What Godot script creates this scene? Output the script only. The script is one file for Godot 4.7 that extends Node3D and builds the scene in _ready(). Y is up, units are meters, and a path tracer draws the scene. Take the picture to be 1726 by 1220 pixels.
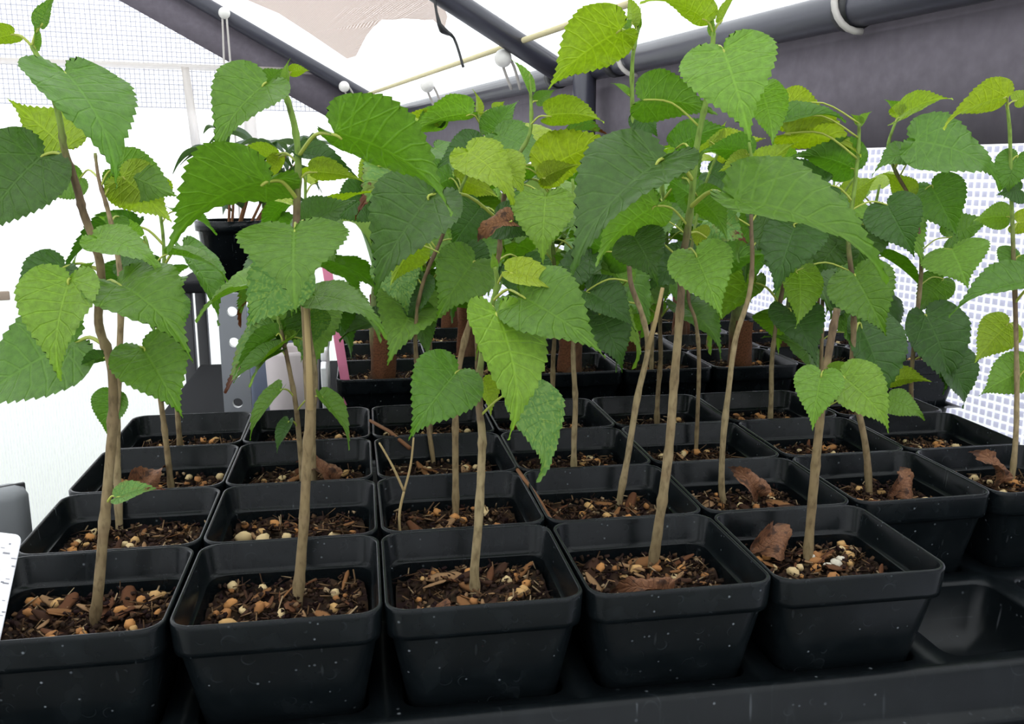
extends Node3D
# A greenhouse bench of potted mulberry seedlings. Units are metres, y up; the rims of the pots lie at y = RIM.

const RIM := 1.162
const STEP_X := 0.092
const STEP_Z := .08956
const EAVE := 1.556
const SLOPE := 0.53
const WALL_R := 0.889
const WALL_L := -1.111
const RIDGE := -0.111
const FAR := 3.371
const NEAR := -1.3
const EYE := Vector3(.0853, 1.3509, .3669)

var M := {}
var used := {}
var leaf_mesh := []
var chip_mesh := []
var pebble_mesh := []
var crumb_mesh := []
var soil_mesh := []
var pot_wall: ArrayMesh
var pot_rim: ArrayMesh
var house := Transform3D()

# each seedling: its place on the soil, its stem as x, y, z, radius, and its leaves as
# base xyz, tip xyz, normal of the upper face xyz, width, colour, shape, foot of the petiole xyz
var seedlings := [
	{"who": "tall mulberry seedling in the front row, leftmost, with a long drooping heart-shaped top leaf", "at": [-.0441,1.136,-.0537], "bark": .72,
	"stem": [0,0,0,.0031,.0045,.0205,.0022,.003,.0089,.0492,.0006,.0029,.0132,.0774,-.001,.0028,.0175,.108,-.0023,.0027,.0178,.1298,-.0036,.0025,.0139,.1474,-.0048,.0024,.0171,.1675,-.0039,.0023,.0165,.1807,-.0029,.0022,.0128,.1962,-.0019,.0021,.012,.2051,-.0001,.002,.0106,.2144,.0016,.0019,.0088,.2237,.0028,.0018,.0083,.2358,.0036,.0016,.0055,.2512,.0033,.0015,.0023,.2595,.0023,.0014,-.0003,.2647,.001,.0013],
	"leaves": [
		[.0181,.2523,.0257,.0421,.2114,.0501,.5366,.642,.5477,.0437,1,0,.0064,.2461,.0034],
		[.0058,.224,-.0108,-.017,.2439,-.0147,.0589,-.1273,-.9901,.0309,3,4,.0099,.2183,.0021],
		[-.0006,.2207,.0005,-.0299,.1844,.0057,-.0719,.1959,.978,.0385,0,1,.0096,.2198,.0023],
		[-.0075,.2694,-.0003,-.023,.2647,-.0029,-.1478,.8091,-.5688,.0131,3,7,-.0003,.2647,.001],
		[.0044,.2731,.0018,.012,.286,.0031,-.7934,.4997,-.3477,.0101,4,7,-.0003,.2647,.001],
		[.0008,.2642,.0016,.0006,.2763,.0016,.929,.0142,.3697,.0047,2,8,.001,.2621,.0017],
		[.0125,.171,.0256,.0069,.1319,.0398,-.2171,.3619,.9066,.0344,2,2,.0158,.1591,-.0043],
		[.0014,.1727,-.0064,-.0173,.1433,-.0096,-.3888,.1478,.9094,.0287,0,1,.017,.1708,-.0037],
		[0,.1366,-.017,-.0507,.1031,-.0156,-.3498,.5623,.7493,.0498,1,0,.0162,.1371,-.0041],
		[.0202,.1855,.0097,.0487,.1696,.0146,.3731,.8088,.4547,.0252,2,3,.0166,.1785,-.0031],
		[.0297,.1676,.0184,.0615,.1413,.0441,.197,.7976,.5701,.0399,1,1,.0158,.1591,-.0043],
		[.0351,.1387,.0096,.0518,.1099,.0226,.184,.4921,.8509,.0337,1,2,.0177,.128,-.0035],
		[.0158,.132,-.0039,.0016,.1243,-.0064,-.2725,.7065,-.6531,.0112,0,8,.0178,.1298,-.0036],
		[.0195,.0699,.0094,.0407,.0745,.013,-.2661,.7421,.6153,.011,6,8,.0111,.0633,-.0002],
		[.0065,.1674,-.0058,.007,.1785,-.0057,-.5363,.019,.8438,.0055,2,8,.0166,.1641,-.0041],
		[.0095,.1715,-.0049,.0151,.1754,-.0039,-.1332,-.0514,.9898,.0042,2,8,.0169,.1719,-.0036]]},
	{"who": "slim mulberry seedling in the second row, leftmost, close behind the front one", "at": [-.0593,1.136,-.1687], "bark": .95,
	"stem": [0,0,0,.0029,.0004,.0384,-.0047,.0027,.0029,.0742,-.0064,.0024,.0077,.1099,-.0045,.0022,.0128,.1532,-.0005,.0019,.0117,.1815,.002,.0017,.0089,.1993,.002,.0015,.0062,.2105,0,.0012,.0051,.2238,-.0019,.001],
	"leaves": [
		[.0192,.2111,.0036,.0432,.1869,-.0024,-.1565,.0886,-.9837,.0313,3,4,.0086,.2002,.0018],
		[.0145,.2153,.0021,.0485,.1994,.0079,.1448,-.0532,-.988,.0309,1,5,.0073,.2058,.0008],
		[.0016,.0861,-.0104,-.0064,.0611,-.0118,-.1759,.0022,.9844,.0216,1,2,.0041,.0831,-.006],
		[.0131,.1891,-.0078,.0088,.1775,-.0085,.0632,-.0867,.9942,.0134,1,3,.011,.186,.002],
		[-.0096,.2103,-.023,-.0323,.2002,-.0269,-.1639,-.0122,.9864,.0206,1,1,.0062,.2105,0],
		[.0119,.1622,-.0104,.0346,.1538,-.0064,.1275,.6793,.7227,.0201,0,3,.0126,.1579,-.0001]]},
	{"who": "tall mulberry seedling in the front row, second from left, with a bare straw-coloured stub", "at": [.0499,1.136,-.0592], "stick": [.0113,.1048,.005,.0113,.1585,.007], "bark": .62,
	"stem": [0,0,0,.0033,.0029,.0236,-.0034,.0032,.0058,.0489,-.0024,.003,.0082,.0768,-.0006,.0029,.0111,.1039,.0019,.0028,.0113,.1302,.004,.0026,.0111,.1556,.0056,.0025,.0097,.172,.0062,.0023,.0088,.1867,.0059,.0022,.0098,.2037,.005,.0021,.0109,.2193,.0033,.0019,.0099,.2335,.0011,.0018,.0072,.2451,-.0013,.0017,.0055,.2498,-.0028,.0015,.0072,.2534,-.0028,.0014],
	"leaves": [
		[-.0015,.2519,.0062,-.0244,.2223,.0225,-.1479,.5645,.8121,.0335,1,2,.0055,.2498,-.0028],
		[.0274,.2297,.0263,.0793,.199,.0251,.3928,.6901,-.6078,.0459,1,10,.0108,.2205,.0031],
		[-.0009,.2102,.0235,-.0501,.1815,-.0001,-.1863,.795,-.5772,.0494,1,5,.0097,.2023,.005],
		[.0104,.1908,.0417,.0111,.1637,.0723,-.0448,.7469,.6635,.0449,1,0,.009,.183,.006],
		[.0067,.173,.0156,-.0137,.1453,.0222,.012,.2254,.9742,.0293,4,3,.0102,.1665,.006],
		[-.0003,.2215,-.0086,-.0174,.2246,-.0115,.2416,.7498,-.616,.0113,3,7,.0108,.218,.0035],
		[.0178,.2142,.0056,.0396,.2111,.0093,.212,.7537,-.6221,.0161,3,7,.0103,.2102,.0043],
		[.0119,.2225,-.0004,.0371,.2126,.0039,.176,.7367,.653,.0137,0,8,.0108,.218,.0035],
		[.0089,.2574,-.0025,.0173,.2579,-.001,.0958,.6123,-.7848,.0068,3,8,.0072,.2534,-.0028],
		[-.0025,.2532,-.0082,.0062,.2595,-.0067,-.1084,-.0839,.9906,.0106,1,7,.0055,.2498,-.0028],
		[.0072,.2533,-.0026,.0087,.2634,-.0024,-.6282,.0746,.7744,.0051,2,8,.0065,.2519,-.0028],
		[.0155,.1577,.0061,.0482,.1431,.0218,.172,.8736,.4552,.0268,1,3,.0111,.1513,.0053],
		[.0016,.2207,-.0083,-.0031,.2088,-.0091,-.6083,.2841,-.7411,.0103,3,7,.0108,.218,.0035],
		[.0127,.1889,-.0238,.0357,.2016,-.0199,-.3233,.3056,.8956,.0218,0,2,.0089,.1854,.0059]]},
	{"who": "short mulberry seedling in the second row, second from left, with narrow small leaves", "at": [.0459,1.136,-.2089], "bark": .8,
	"stem": [0,0,0,.0023,-.0011,.0365,-.0008,.0021,-.0025,.0688,.0008,.0019,-.0058,.0913,-.0036,.0018,-.0098,.1139,-.0074,.0016,-.0112,.1241,-.0035,.0014],
	"leaves": [
		[-.0113,.1133,-.0066,-.0427,.0853,-.012,-.4215,.6044,-.676,.017,1,8,-.0085,.1063,-.0061],
		[-.0106,.1027,-.0052,-.0406,.0836,-.0002,-.3907,.7528,.5299,.018,1,8,-.0068,.0969,-.0045],
		[-.0098,.0804,.0091,-.0306,.0501,.0156,-.617,.545,.5677,.0154,1,8,-.0031,.0725,.0001],
		[-.0065,.0595,.0094,-.0139,.0415,.0182,-.3973,.5329,.7471,.0107,0,8,-.0018,.0526,0],
		[.0142,.076,.0135,.0319,.0446,.0267,.6738,.575,.4641,.0178,1,8,-.0023,.0634,.0005],
		[-.0073,.1085,-.0259,-.0208,.1458,-.0282,.7258,.3005,.6188,.0325,0,2,-.0082,.1045,-.0058],
		[-.0113,.1239,-.0045,-.0099,.1371,-.0043,-.1866,.0375,-.9817,.0112,2,7,-.0109,.1215,-.0045]]},
	{"who": "forked mulberry seedling in the middle of the front row, with a long bright hanging leaf", "at": [.1393,1.136,-.0547], "bark": .6,
	"stem": [0,0,0,.0031,-.0007,.0182,.0014,.0029,.0011,.0409,.0026,.0027,.0027,.0686,.0022,.0026,.0037,.0877,.0001,.0024,.0027,.1004,-.003,.0022,.003,.1149,-.0051,.002,.0052,.1325,-.0052,.0018,.0086,.1503,-.0029,.0017,.011,.1621,.0007,.0015,.0094,.1709,.0039,.0013],
	"leaves": [
		[.0055,.1536,.0312,.0118,.102,.0526,.5499,.3763,.7457,.0461,2,0,.0069,.1414,-.004],
		[.0189,.1595,.0202,.0519,.1364,.0462,-.1614,.6263,.7627,.0393,1,2,.0094,.1542,-.0017],
		[-.0097,.1236,.0135,-.0348,.0958,.0244,-.0776,.425,.9018,.035,1,1,.0029,.1113,-.0046],
		[.024,.1103,.0064,.0308,.0688,.0178,.5282,.3033,.7931,.0358,4,3,.0029,.0972,-.0022],
		[.0145,.1694,.0166,.0435,.1594,.0215,.0895,.64,.7631,.0155,3,8,.011,.1621,.0007],
		[.0094,.1708,.0033,.0081,.178,.0031,-.0141,.0297,.9995,.0039,2,8,.0096,.1694,.0034],
		[.0063,.1127,-.0142,.0107,.0943,-.0134,.6666,.128,-.7344,.0152,3,7,.0029,.1113,-.0046]]},
	{"who": "mulberry seedling in the second row, third from left, with a crisped rusty leaf", "at": [.1402,1.136,-.1575], "bark": .7,
	"stem": [0,0,0,.0026,.0006,.0319,-.0027,.0025,.0013,.0688,-.0058,.0023,.0043,.1018,-.0069,.0022,.0133,.1345,-.0051,.0021,.0263,.163,-.0011,.0019,.0276,.1805,.0017,.0018,.0296,.2009,.0043,.0016,.036,.2209,.0066,.0015,.0436,.2357,.0078,.0014,.0443,.2535,.007,.0012,.0431,.268,.0056,.0011],
	"leaves": [
		[.012,.1639,.0057,-.0134,.1322,.0166,-.0654,.3701,.9267,.0381,1,1,.0198,.1488,-.0031],
		[-.0129,.202,.0156,-.0491,.1509,.0296,-.3096,.4502,.8375,.0526,0,2,.0281,.1856,.0023],
		[.049,.2009,.0281,.0444,.1663,.0425,-.2873,.4014,.8697,.0365,2,0,.0307,.2043,.0046],
		[.029,.1883,.0327,.0097,.1786,.0294,-.434,.6444,.6296,.0179,5,9,.0279,.1839,.0021],
		[.0243,.1885,.0116,.0448,.1786,.0253,-.4185,.3118,.853,.0234,0,3,.0279,.1839,.0021],
		[.0071,.2245,.0159,.0326,.1952,.0305,.202,.5709,.7958,.034,3,3,.0312,.2059,.0048],
		[.026,.2215,.0094,.0388,.2001,.0218,.0269,.5115,.8588,.0228,3,2,.0334,.2126,.0056],
		[.0517,.2446,.0191,.0822,.2415,.0244,.1881,.7132,-.6753,.0249,3,5,.0438,.2401,.0076],
		[.0433,.2593,.0066,.0334,.2758,.0049,.512,.3861,.7673,.0096,2,8,.0441,.2559,.0067],
		[.0476,.2535,.0076,.0574,.26,.0093,-.2076,.0608,.9763,.0087,1,8,.0443,.252,.007],
		[.0525,.215,.0091,.0963,.2342,.0166,-.1046,.5608,-.8213,.0388,3,4,.0344,.2159,.006],
		[.0443,.1611,-.0183,.0535,.1319,-.0167,-.0372,.0422,.9984,.0328,0,2,.0263,.163,-.0011],
		[-.0203,.1724,-.0207,-.0367,.1474,-.0236,.0314,.0913,-.9953,.025,3,5,.0154,.1393,-.0045],
		[.0177,.1937,-.0094,.0002,.1693,-.0124,-.2595,.0674,.9634,.0281,0,3,.0283,.1873,.0025],
		[.0512,.211,.0089,.0711,.2194,.0123,-.0991,.5704,-.8153,.0175,3,7,.0344,.2159,.006]]},
	{"who": "tall mulberry seedling, fourth in the front row, with a broad pale heart leaf on top", "at": [.2379,1.136,-.0707], "bark": .55,
	"stem": [0,0,0,.0034,.0006,.0256,.0053,.0033,.0025,.0493,.0066,.0031,.0047,.0754,.0068,.003,.006,.1038,.0061,.0028,.0075,.13,.005,.0027,.0088,.1528,.0038,.0025,.009,.1707,.0029,.0024,.0109,.1841,.0029,.0023,.0121,.2002,.0036,.0021,.0126,.2204,.0047,.002,.0141,.2359,.0061,.0018,.016,.2484,.0073,.0017,.0174,.2648,.0078,.0015,.0183,.2797,.0072,.0014],
	"leaves": [
		[.0113,.2681,.0372,.0173,.2289,.0585,-.4012,.3895,.8291,.043,2,0,.0174,.2648,.0078],
		[.0416,.2539,.0118,.0484,.2267,.0129,.7632,.1626,-.6253,.0225,2,5,.0165,.2538,.0075],
		[-.014,.2489,.0013,.0222,.244,.0075,.2123,.5264,-.8233,.0296,1,4,.0141,.2359,.0061],
		[-.0099,.2206,.0206,-.0602,.1734,.0373,-.4975,.7071,.5024,.0583,0,2,.0124,.2103,.0041],
		[-.0081,.1985,.0099,-.0352,.1694,-.0049,-.0519,.4901,-.8701,.0339,2,5,.0112,.1881,.0031],
		[.0185,.2019,.0401,.0781,.168,.0757,.0284,.7464,.6649,.0478,1,10,.0119,.1975,.0035],
		[.0043,.1773,.0326,.0119,.1489,.0491,-.3426,.4029,.8487,.0309,2,2,.009,.1692,.003],
		[-.0149,.1819,-.0012,-.0067,.1611,.0154,-.3653,.4885,.7924,.0283,0,3,.009,.1707,.0029],
		[.0144,.2853,.0065,-.0164,.2943,.0012,.318,.856,-.4076,.0198,3,5,.0183,.2797,.0072],
		[.0217,.2848,.0078,.0296,.2981,.0091,-.4794,.3661,-.7976,.0072,3,8,.0183,.2797,.0072],
		[.0183,.2794,.0073,.0189,.2904,.0074,-.9527,.0475,.3001,.0054,2,8,.0182,.2772,.0073],
		[.0107,.2117,-.0065,.0218,.2263,-.0046,-.3704,.1625,.9146,.012,1,7,.0123,.2069,.0039],
		[.0223,.1823,-.0002,.0132,.1852,-.0017,.2037,.1121,-.9726,.012,3,7,.0109,.1841,.0029],
		[.0138,.2268,-.0256,.0407,.2374,-.021,-.0681,.5396,-.8392,.0235,1,5,.0126,.2204,.0047],
		[.0222,.2026,-.015,.04,.1813,-.0119,.6271,.4301,-.6494,.0224,1,4,.012,.1989,.0035]]},
	{"who": "mulberry seedling in the second row, fourth from left, with a dead tan side stick", "at": [.2449,1.136,-.1616], "stick": [.015,.108,.0056,.0219,.1461,.0088], "bark": .55,
	"stem": [0,0,0,.0026,.0053,.038,.0022,.0025,.0111,.0759,-.0002,.0024,.0176,.1064,-.0023,.0022,.0139,.1278,-.005,.0021,.0064,.1482,-.0065,.002,.0041,.1756,-.0053,.0019,.0032,.204,-.0027,.0018,.0027,.2384,.0002,.0017,.0008,.2684,.002,.0015,.0011,.283,.0029,.0014,.0039,.2961,.0028,.0013],
	"leaves": [
		[-.0119,.2914,.0209,-.0518,.2587,.0039,-.1392,.5855,-.7986,.0435,3,4,.0011,.283,.0029],
		[.0001,.2977,.0022,-.003,.3143,.0017,.9106,.161,-.3806,.0135,3,7,.0034,.2939,.0028],
		[.0039,.2961,.0028,.0045,.3073,.003,-.7554,.0369,.6543,.0056,2,8,.0034,.2939,.0028],
		[-.0052,.296,.0014,-.0003,.3002,.0022,-.22,.0617,.9735,.0082,2,8,.003,.2917,.0028],
		[-.0004,.2585,.0009,-.0108,.2651,-.0009,.2123,.5519,.8064,.0062,2,8,.0016,.2559,.0012],
		[.006,.16,-.0163,-.0308,.1746,-.0226,.3398,.5151,-.7869,.0321,1,5,.0059,.155,-.0062],
		[-.0186,.1419,-.0159,.0102,.1193,-.0008,.0992,.6365,.7649,.0324,0,2,.0064,.1482,-.0065],
		[-.0096,.1262,-.0192,.0033,.0907,-.0069,.0268,.338,.9408,.0326,0,1,.0114,.1346,-.0055],
		[.0053,.2485,.0011,.0178,.2351,.0033,-.1826,-.0128,.9831,.0174,0,3,.0022,.2459,.0006],
		[-.0117,.1628,-.0292,-.0335,.1284,-.033,-.7711,.4404,.4598,.0335,0,3,.0055,.1596,-.006],
		[.0076,.1438,-.0265,-.0079,.1665,-.0292,.2889,.0856,-.9535,.0227,2,7,.0077,.1448,-.0062]]},
	{"who": "cut-topped mulberry seedling, rightmost in the front row, with two small pale leaves", "at": [.3239,1.136,-.0611], "bark": 1,
	"stem": [0,0,0,.0032,.0014,.0238,-.0027,.0031,-.0004,.056,.0012,.0029,-.002,.0804,.005,.0027,-.0007,.1091,.0045,.0026,.0034,.1286,.0003,.0024,.0074,.1452,-.0028,.0023],
	"leaves": [
		[-.0128,.1167,.0228,-.0211,.0908,.0315,-.5242,.4175,.7422,.0241,2,2,-.0008,.1067,.0045],
		[.0002,.1144,.02,.0212,.0877,.0337,-.0263,.4407,.8973,.0301,2,1,-.0009,.1043,.0046],
		[.0016,.1137,.0045,.0191,.1122,.0075,.1835,.6484,-.7388,.0119,2,7,-.0003,.1107,.0041],
		[-.0013,.1121,.004,.0087,.109,.0057,.3106,.5746,-.7572,.0085,3,7,-.0003,.1107,.0041]]},
	{"who": "mulberry seedling in the second row, sixth from left, with wide dark leaves", "at": [.4172,1.136,-.154], "bark": .6,
	"stem": [0,0,0,.0029,-.0032,.034,-.0042,.0027,-.0116,.0629,-.0037,.0025,-.0187,.0911,-.0031,.0023,-.0204,.1203,-.0031,.0021,-.023,.1486,-.0051,.002,-.026,.1746,-.0081,.0018,-.0237,.204,-.0096,.0016,-.0233,.2293,-.0093,.0014,-.0256,.2441,-.0069,.0012],
	"leaves": [
		[-.0273,.1528,.0046,-.0137,.1158,.0222,-.4427,.2463,.8622,.0411,1,1,-.0226,.1439,-.0047],
		[-.0638,.1839,-.0045,-.082,.1424,.0076,-.4375,.4226,.7937,.0438,0,2,-.026,.1746,-.0081],
		[-.0569,.1541,-.0113,-.0563,.1168,-.0112,.8171,.0125,-.5763,.0299,2,5,-.0235,.153,-.0056],
		[-.0714,.2531,-.0148,-.0393,.2451,-.0093,.2226,.2433,-.9441,.0291,3,4,-.0256,.2441,-.0069],
		[-.0768,.2442,-.0072,-.0373,.2451,-.0004,-.1267,.7508,.6483,.0172,1,10,-.0242,.2355,-.0083],
		[-.0681,.2381,-.017,-.0218,.225,-.0091,.3097,.7128,-.6293,.039,3,5,-.0234,.223,-.0093],
		[-.0247,.2441,-.007,-.0182,.2512,-.0059,-.1896,.3254,-.9264,.0078,2,8,-.0254,.2429,-.0071],
		[-.0247,.2441,-.007,-.0306,.2498,-.008,.5876,.4968,-.6387,.0065,2,8,-.0254,.2429,-.0071],
		[-.0052,.117,-.0208,.0097,.0588,-.0081,.2504,.2673,.9305,.0503,0,2,-.0199,.1106,-.0031],
		[-.0417,.2069,-.0122,-.0877,.2069,-.01,.0302,.7901,.6122,.0365,0,3,-.0242,.1966,-.0092],
		[-.022,.2167,-.0143,-.063,.225,-.0214,.2548,.682,-.6856,.0339,1,5,-.0236,.2082,-.0095],
		[-.0032,.1949,-.0053,.0104,.1625,.0072,-.4598,.1445,.8762,.0356,0,1,-.0246,.1917,-.009],
		[-.0193,.1732,-.0268,-.0365,.146,-.0298,-.5146,.2349,.8247,.0311,0,3,-.0255,.1703,-.0076],
		[-.0099,.1815,-.0157,-.0146,.1472,-.0165,-.6119,.0657,.7882,.0344,0,2,-.0258,.1771,-.0082]]},
	{"who": "mulberry seedling in the second row, fifth from left, bent at its foot", "at": [.3182,1.136,-.1517], "bark": .8,
	"stem": [0,0,0,.0028,-.007,.0128,.0006,.0026,-.0091,.05,.0027,.0024,-.0073,.0846,.0033,.0022,-.0041,.1143,.0018,.002,.0037,.1397,.0001,.0019,.0056,.1614,-.002,.0017,.0036,.1865,-.0027,.0015,.0028,.2112,-.001,.0013,-.002,.2319,.0009,.0011],
	"leaves": [
		[-.0199,.1864,-.0066,-.0014,.1737,.0067,-.4504,.2431,.8591,.0251,6,9,.0039,.1823,-.0026],
		[.0033,.2218,-.0102,-.0149,.2146,-.0133,.0435,.3053,-.9513,.0158,3,7,.0012,.2181,-.0004],
		[.0091,.2112,-.0105,.0326,.2324,-.0065,-.0866,.2786,-.9565,.0256,3,5,.003,.2051,-.0014],
		[.0207,.1751,-.0096,-.0021,.195,-.0136,.0717,.2715,.9598,.025,0,3,.0049,.1698,-.0022],
		[.003,.2253,-.01,-.0262,.2269,-.015,.1621,.6748,-.72,.0237,1,5,.0008,.2198,-.0002],
		[.0207,.1892,-.02,.0039,.1594,-.0229,-.314,.2645,-.9118,.0275,1,3,.0037,.1844,-.0026]]},
	{"who": "mulberry seedling in the third row, sixth from left, behind the cut stem", "at": [.4571,1.136,-.2924], "bark": .8,
	"stem": [0,0,0,.0022,-.0056,.0507,.0019,.002,-.0062,.0986,-.0022,.0018,-.0058,.1362,-.0066,.0016,-.0031,.1737,-.006,.0014,.0018,.1968,-.0002,.0012,.0074,.2104,.0052,.001],
	"leaves": [
		[-.0123,.1736,-.0076,-.0497,.1828,-.014,-.0429,.4517,.8911,.032,0,3,-.0038,.1643,-.0061],
		[-.0001,.1304,-.0143,.027,.0867,-.0097,.324,.297,.8982,.0424,0,1,-.0059,.1236,-.0052],
		[.0066,.1968,.0002,.0281,.2105,.0039,.2163,-.078,-.9732,.023,3,5,.0014,.1949,-.0007],
		[.0121,.0892,.0023,.0363,.1085,.0064,-.535,.5277,.6598,.0256,1,3,-.006,.0826,-.0009],
		[.0337,.0409,.0376,.0565,.0289,.0517,-.1777,.5879,.7892,.0241,2,3,-.0028,.0254,.0009],
		[.0399,.0554,.0295,.0698,.0555,.0346,.14,.5459,-.8261,.0242,3,7,-.0046,.0423,.0016],
		[.0021,.0562,-.0171,-.0432,.0835,-.0249,.2916,.6756,.6771,.0313,1,3,-.0056,.0507,.0019]]},
	{"who": "mulberry seedling in the third row, rightmost, with a lime leaf at its tip", "at": [.5262,1.136,-.2729], "bark": .6,
	"stem": [0,0,0,.0023,-.0085,.0531,.003,.0022,-.0078,.1007,.0014,.002,-.0076,.1472,-.0002,.0019,-.0175,.1882,-.0017,.0018,-.0346,.215,-.0025,.0016,-.0433,.2325,-.0016,.0015,-.0401,.2498,-.0009,.0013,-.034,.2595,-.0029,.0012],
	"leaves": [
		[-.0387,.2542,-.0007,.0001,.2688,.006,-.1306,.6753,-.7259,.0298,3,5,-.0406,.247,-.001],
		[-.0342,.2608,-.0026,-.048,.268,-.005,-.2241,-.1102,.9683,.0089,2,8,-.0345,.2587,-.0027],
		[-.0355,.2363,.0181,.0241,.206,.0435,-.0358,.5997,.7994,.0587,1,3,-.0361,.2179,-.0023],
		[-.0253,.2289,.0089,-.0624,.2141,.0127,-.2642,.798,.5417,.0329,1,3,-.0318,.2105,-.0023],
		[-.0057,.2053,.0004,.0117,.1655,.0135,-.4762,.0808,.8756,.0417,1,2,-.0175,.1882,-.0017],
		[.0087,.1573,.0128,.0105,.1307,.0334,-.5646,.4803,.6712,.0504,2,0,-.0076,.1472,-.0002],
		[-.0015,.1055,.0028,.0152,.0417,.0158,.0004,.1999,.9798,.0551,0,1,-.0079,.0927,.0017],
		[-.0232,.1972,-.0021,-.0427,.215,-.0054,.5936,.5391,-.5975,.0213,3,5,-.0218,.1949,-.0019],
		[.0119,.1656,.0032,.0466,.1794,.0092,.0981,.1767,-.9794,.0302,1,5,-.0093,.1541,-.0004],
		[.0166,.1323,-.0055,-.0039,.1037,-.009,.4025,-.178,-.8979,.0283,1,5,-.0077,.1278,.0005],
		[.0174,.0723,.0069,.0383,.0286,.0105,.2217,.1843,.9575,.0398,0,2,-.0083,.0689,.0025]]},
	{"who": "tall mulberry seedling at the right edge of the second row", "at": [.5223,1.136,-.1542], "bark": .55,
	"stem": [0,0,0,.0024,.0022,.0369,-.0038,.0022,.0016,.0734,-.0081,.0021,-.0047,.1183,-.0087,.0019,-.0145,.1659,-.0066,.0017,-.0239,.2115,-.0045,.0015,-.0287,.2408,-.0043,.0014,-.0315,.2571,-.0061,.0012],
	"leaves": [
		[-.0391,.2606,.003,-.0766,.2424,-.0034,-.1622,.6089,-.7765,.0258,3,5,-.0308,.2531,-.0057],
		[-.0263,.2589,-.0051,-.015,.2661,-.0032,.2205,-.0839,-.9718,.0112,3,7,-.0313,.2558,-.006],
		[-.0213,.2255,-.0037,-.0278,.1984,-.0048,-.683,.1356,.7177,.0229,1,2,-.0255,.2213,-.0044],
		[-.0077,.1448,.012,-.0642,.127,.0023,-.3348,.8825,.3304,.0353,1,10,-.0072,.1302,-.0082],
		[.0084,.0858,-.0069,-.0238,.0659,-.0124,.2318,-.1064,-.9669,.0306,2,4,.0011,.0772,-.0081],
		[-.0019,.1146,-.0185,-.0229,.0877,-.0221,.4405,-.2274,-.8685,.0284,3,5,-.0037,.1108,-.0086],
		[-.0145,.1833,-.0056,.0106,.1795,-.0013,.211,.3782,-.9014,.0206,3,5,-.0168,.1773,-.0061],
		[-.0138,.1866,-.0154,-.0366,.1846,-.0193,.1518,.1738,-.973,.0186,2,5,-.0176,.1811,-.0059],
		[-.0164,.2041,-.0041,-.0309,.2003,-.0066,-.229,.262,.9375,.019,0,3,-.0215,.2001,-.005],
		[-.009,.162,-.0063,-.0187,.1464,-.0079,-.6113,.302,.7316,.0273,1,2,-.0129,.158,-.0069]]},
	{"who": "mulberry seedling in the third row, third from left, beside the forked twig", "at": [.136,1.136,-.2583], "bark": .55,
	"stem": [0,0,0,.0021,-.0039,.0334,-.0044,.002,-.01,.0686,-.0056,.0019,-.0119,.1034,-.0043,.0018,-.0066,.1373,-.0006,.0017,.007,.1703,.0042,.0015,.0151,.1924,.0067,.0014,.0253,.2141,.0076,.0013,.0344,.2298,.0068,.0012,.034,.2434,.004,.0011,.0323,.2532,.0018,.001],
	"leaves": [
		[.0086,.2493,-.0021,-.0133,.2352,-.0059,-.2255,.5653,-.7935,.0211,2,5,.0325,.2524,.002],
		[.0258,.2513,.0122,-.0147,.2356,.0053,-.1941,.7688,-.6093,.0289,2,10,.0336,.2459,.0034],
		[.0336,.2304,.0123,.0013,.2179,.0169,-.1458,.6499,.7459,.0286,0,2,.0321,.2259,.007],
		[.0431,.2372,.0184,.0749,.2151,.034,.0681,.6381,.7669,.0342,1,3,.0344,.2298,.0068],
		[.0408,.2391,.0072,.0587,.2614,.0103,-.3891,.1887,.9017,.0236,1,2,.0343,.2332,.0061],
		[.0047,.2469,-.0026,-.0157,.253,-.0061,.3251,.7635,-.5579,.0166,3,7,.0326,.2516,.0022],
		[.0067,.2466,-.0123,.0145,.2662,-.0109,-.7176,.2424,.6529,.0173,0,3,.0327,.2508,.0023],
		[.0323,.2532,.0023,.0296,.2685,.0018,.8505,.1327,-.5089,.0089,3,8,.0327,.2508,.0023],
		[.044,.2551,.0044,.0499,.2609,.0054,.0445,.1279,-.9908,.0088,3,7,.0329,.2499,.0025],
		[.0139,.2101,.001,-.0102,.1961,-.0031,.096,.1268,-.9873,.0324,1,5,.0194,.2015,.007],
		[.0184,.2101,-.0033,.0465,.1982,.0015,.2095,.1,-.9727,.0247,3,4,.0202,.2033,.0071],
		[-.0037,.21,-.0067,-.0181,.1919,-.0092,-.2075,.0316,.9777,.0245,0,1,.0151,.1924,.0067],
		[-.0143,.1756,-.0105,-.0351,.157,-.014,.0713,.1108,-.9913,.0331,3,4,.0025,.1593,.0026],
		[-.0271,.1533,-.0092,-.0162,.1173,.0028,.0198,.322,.9465,.0351,4,3,-.0066,.1373,-.0006],
		[-.0046,.1403,-.0107,-.0156,.102,-.0126,-.692,.1655,.7026,.0327,0,2,-.007,.1345,-.0009],
		[-.0332,.2179,-.0222,-.0501,.1976,-.0251,-.009,.1487,-.9888,.0248,3,5,.0131,.1869,.006],
		[-.0419,.1976,-.0251,-.0671,.1811,-.0295,-.1994,.0479,.9787,.0334,0,1,.0036,.1621,.003],
		[.0233,.1606,-.0135,.044,.1353,-.01,-.0028,.1369,.9906,.0296,0,2,.0059,.1676,.0038],
		[-.0128,.1181,-.019,-.0008,.0834,-.0169,.4834,.116,-.8677,.0295,1,4,-.0106,.1119,-.0034]]},
	{"who": "mulberry seedling in the third row, fifth from left, with a pale straight stem", "at": [.3339,1.136,-.2556], "bark": .6,
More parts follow.
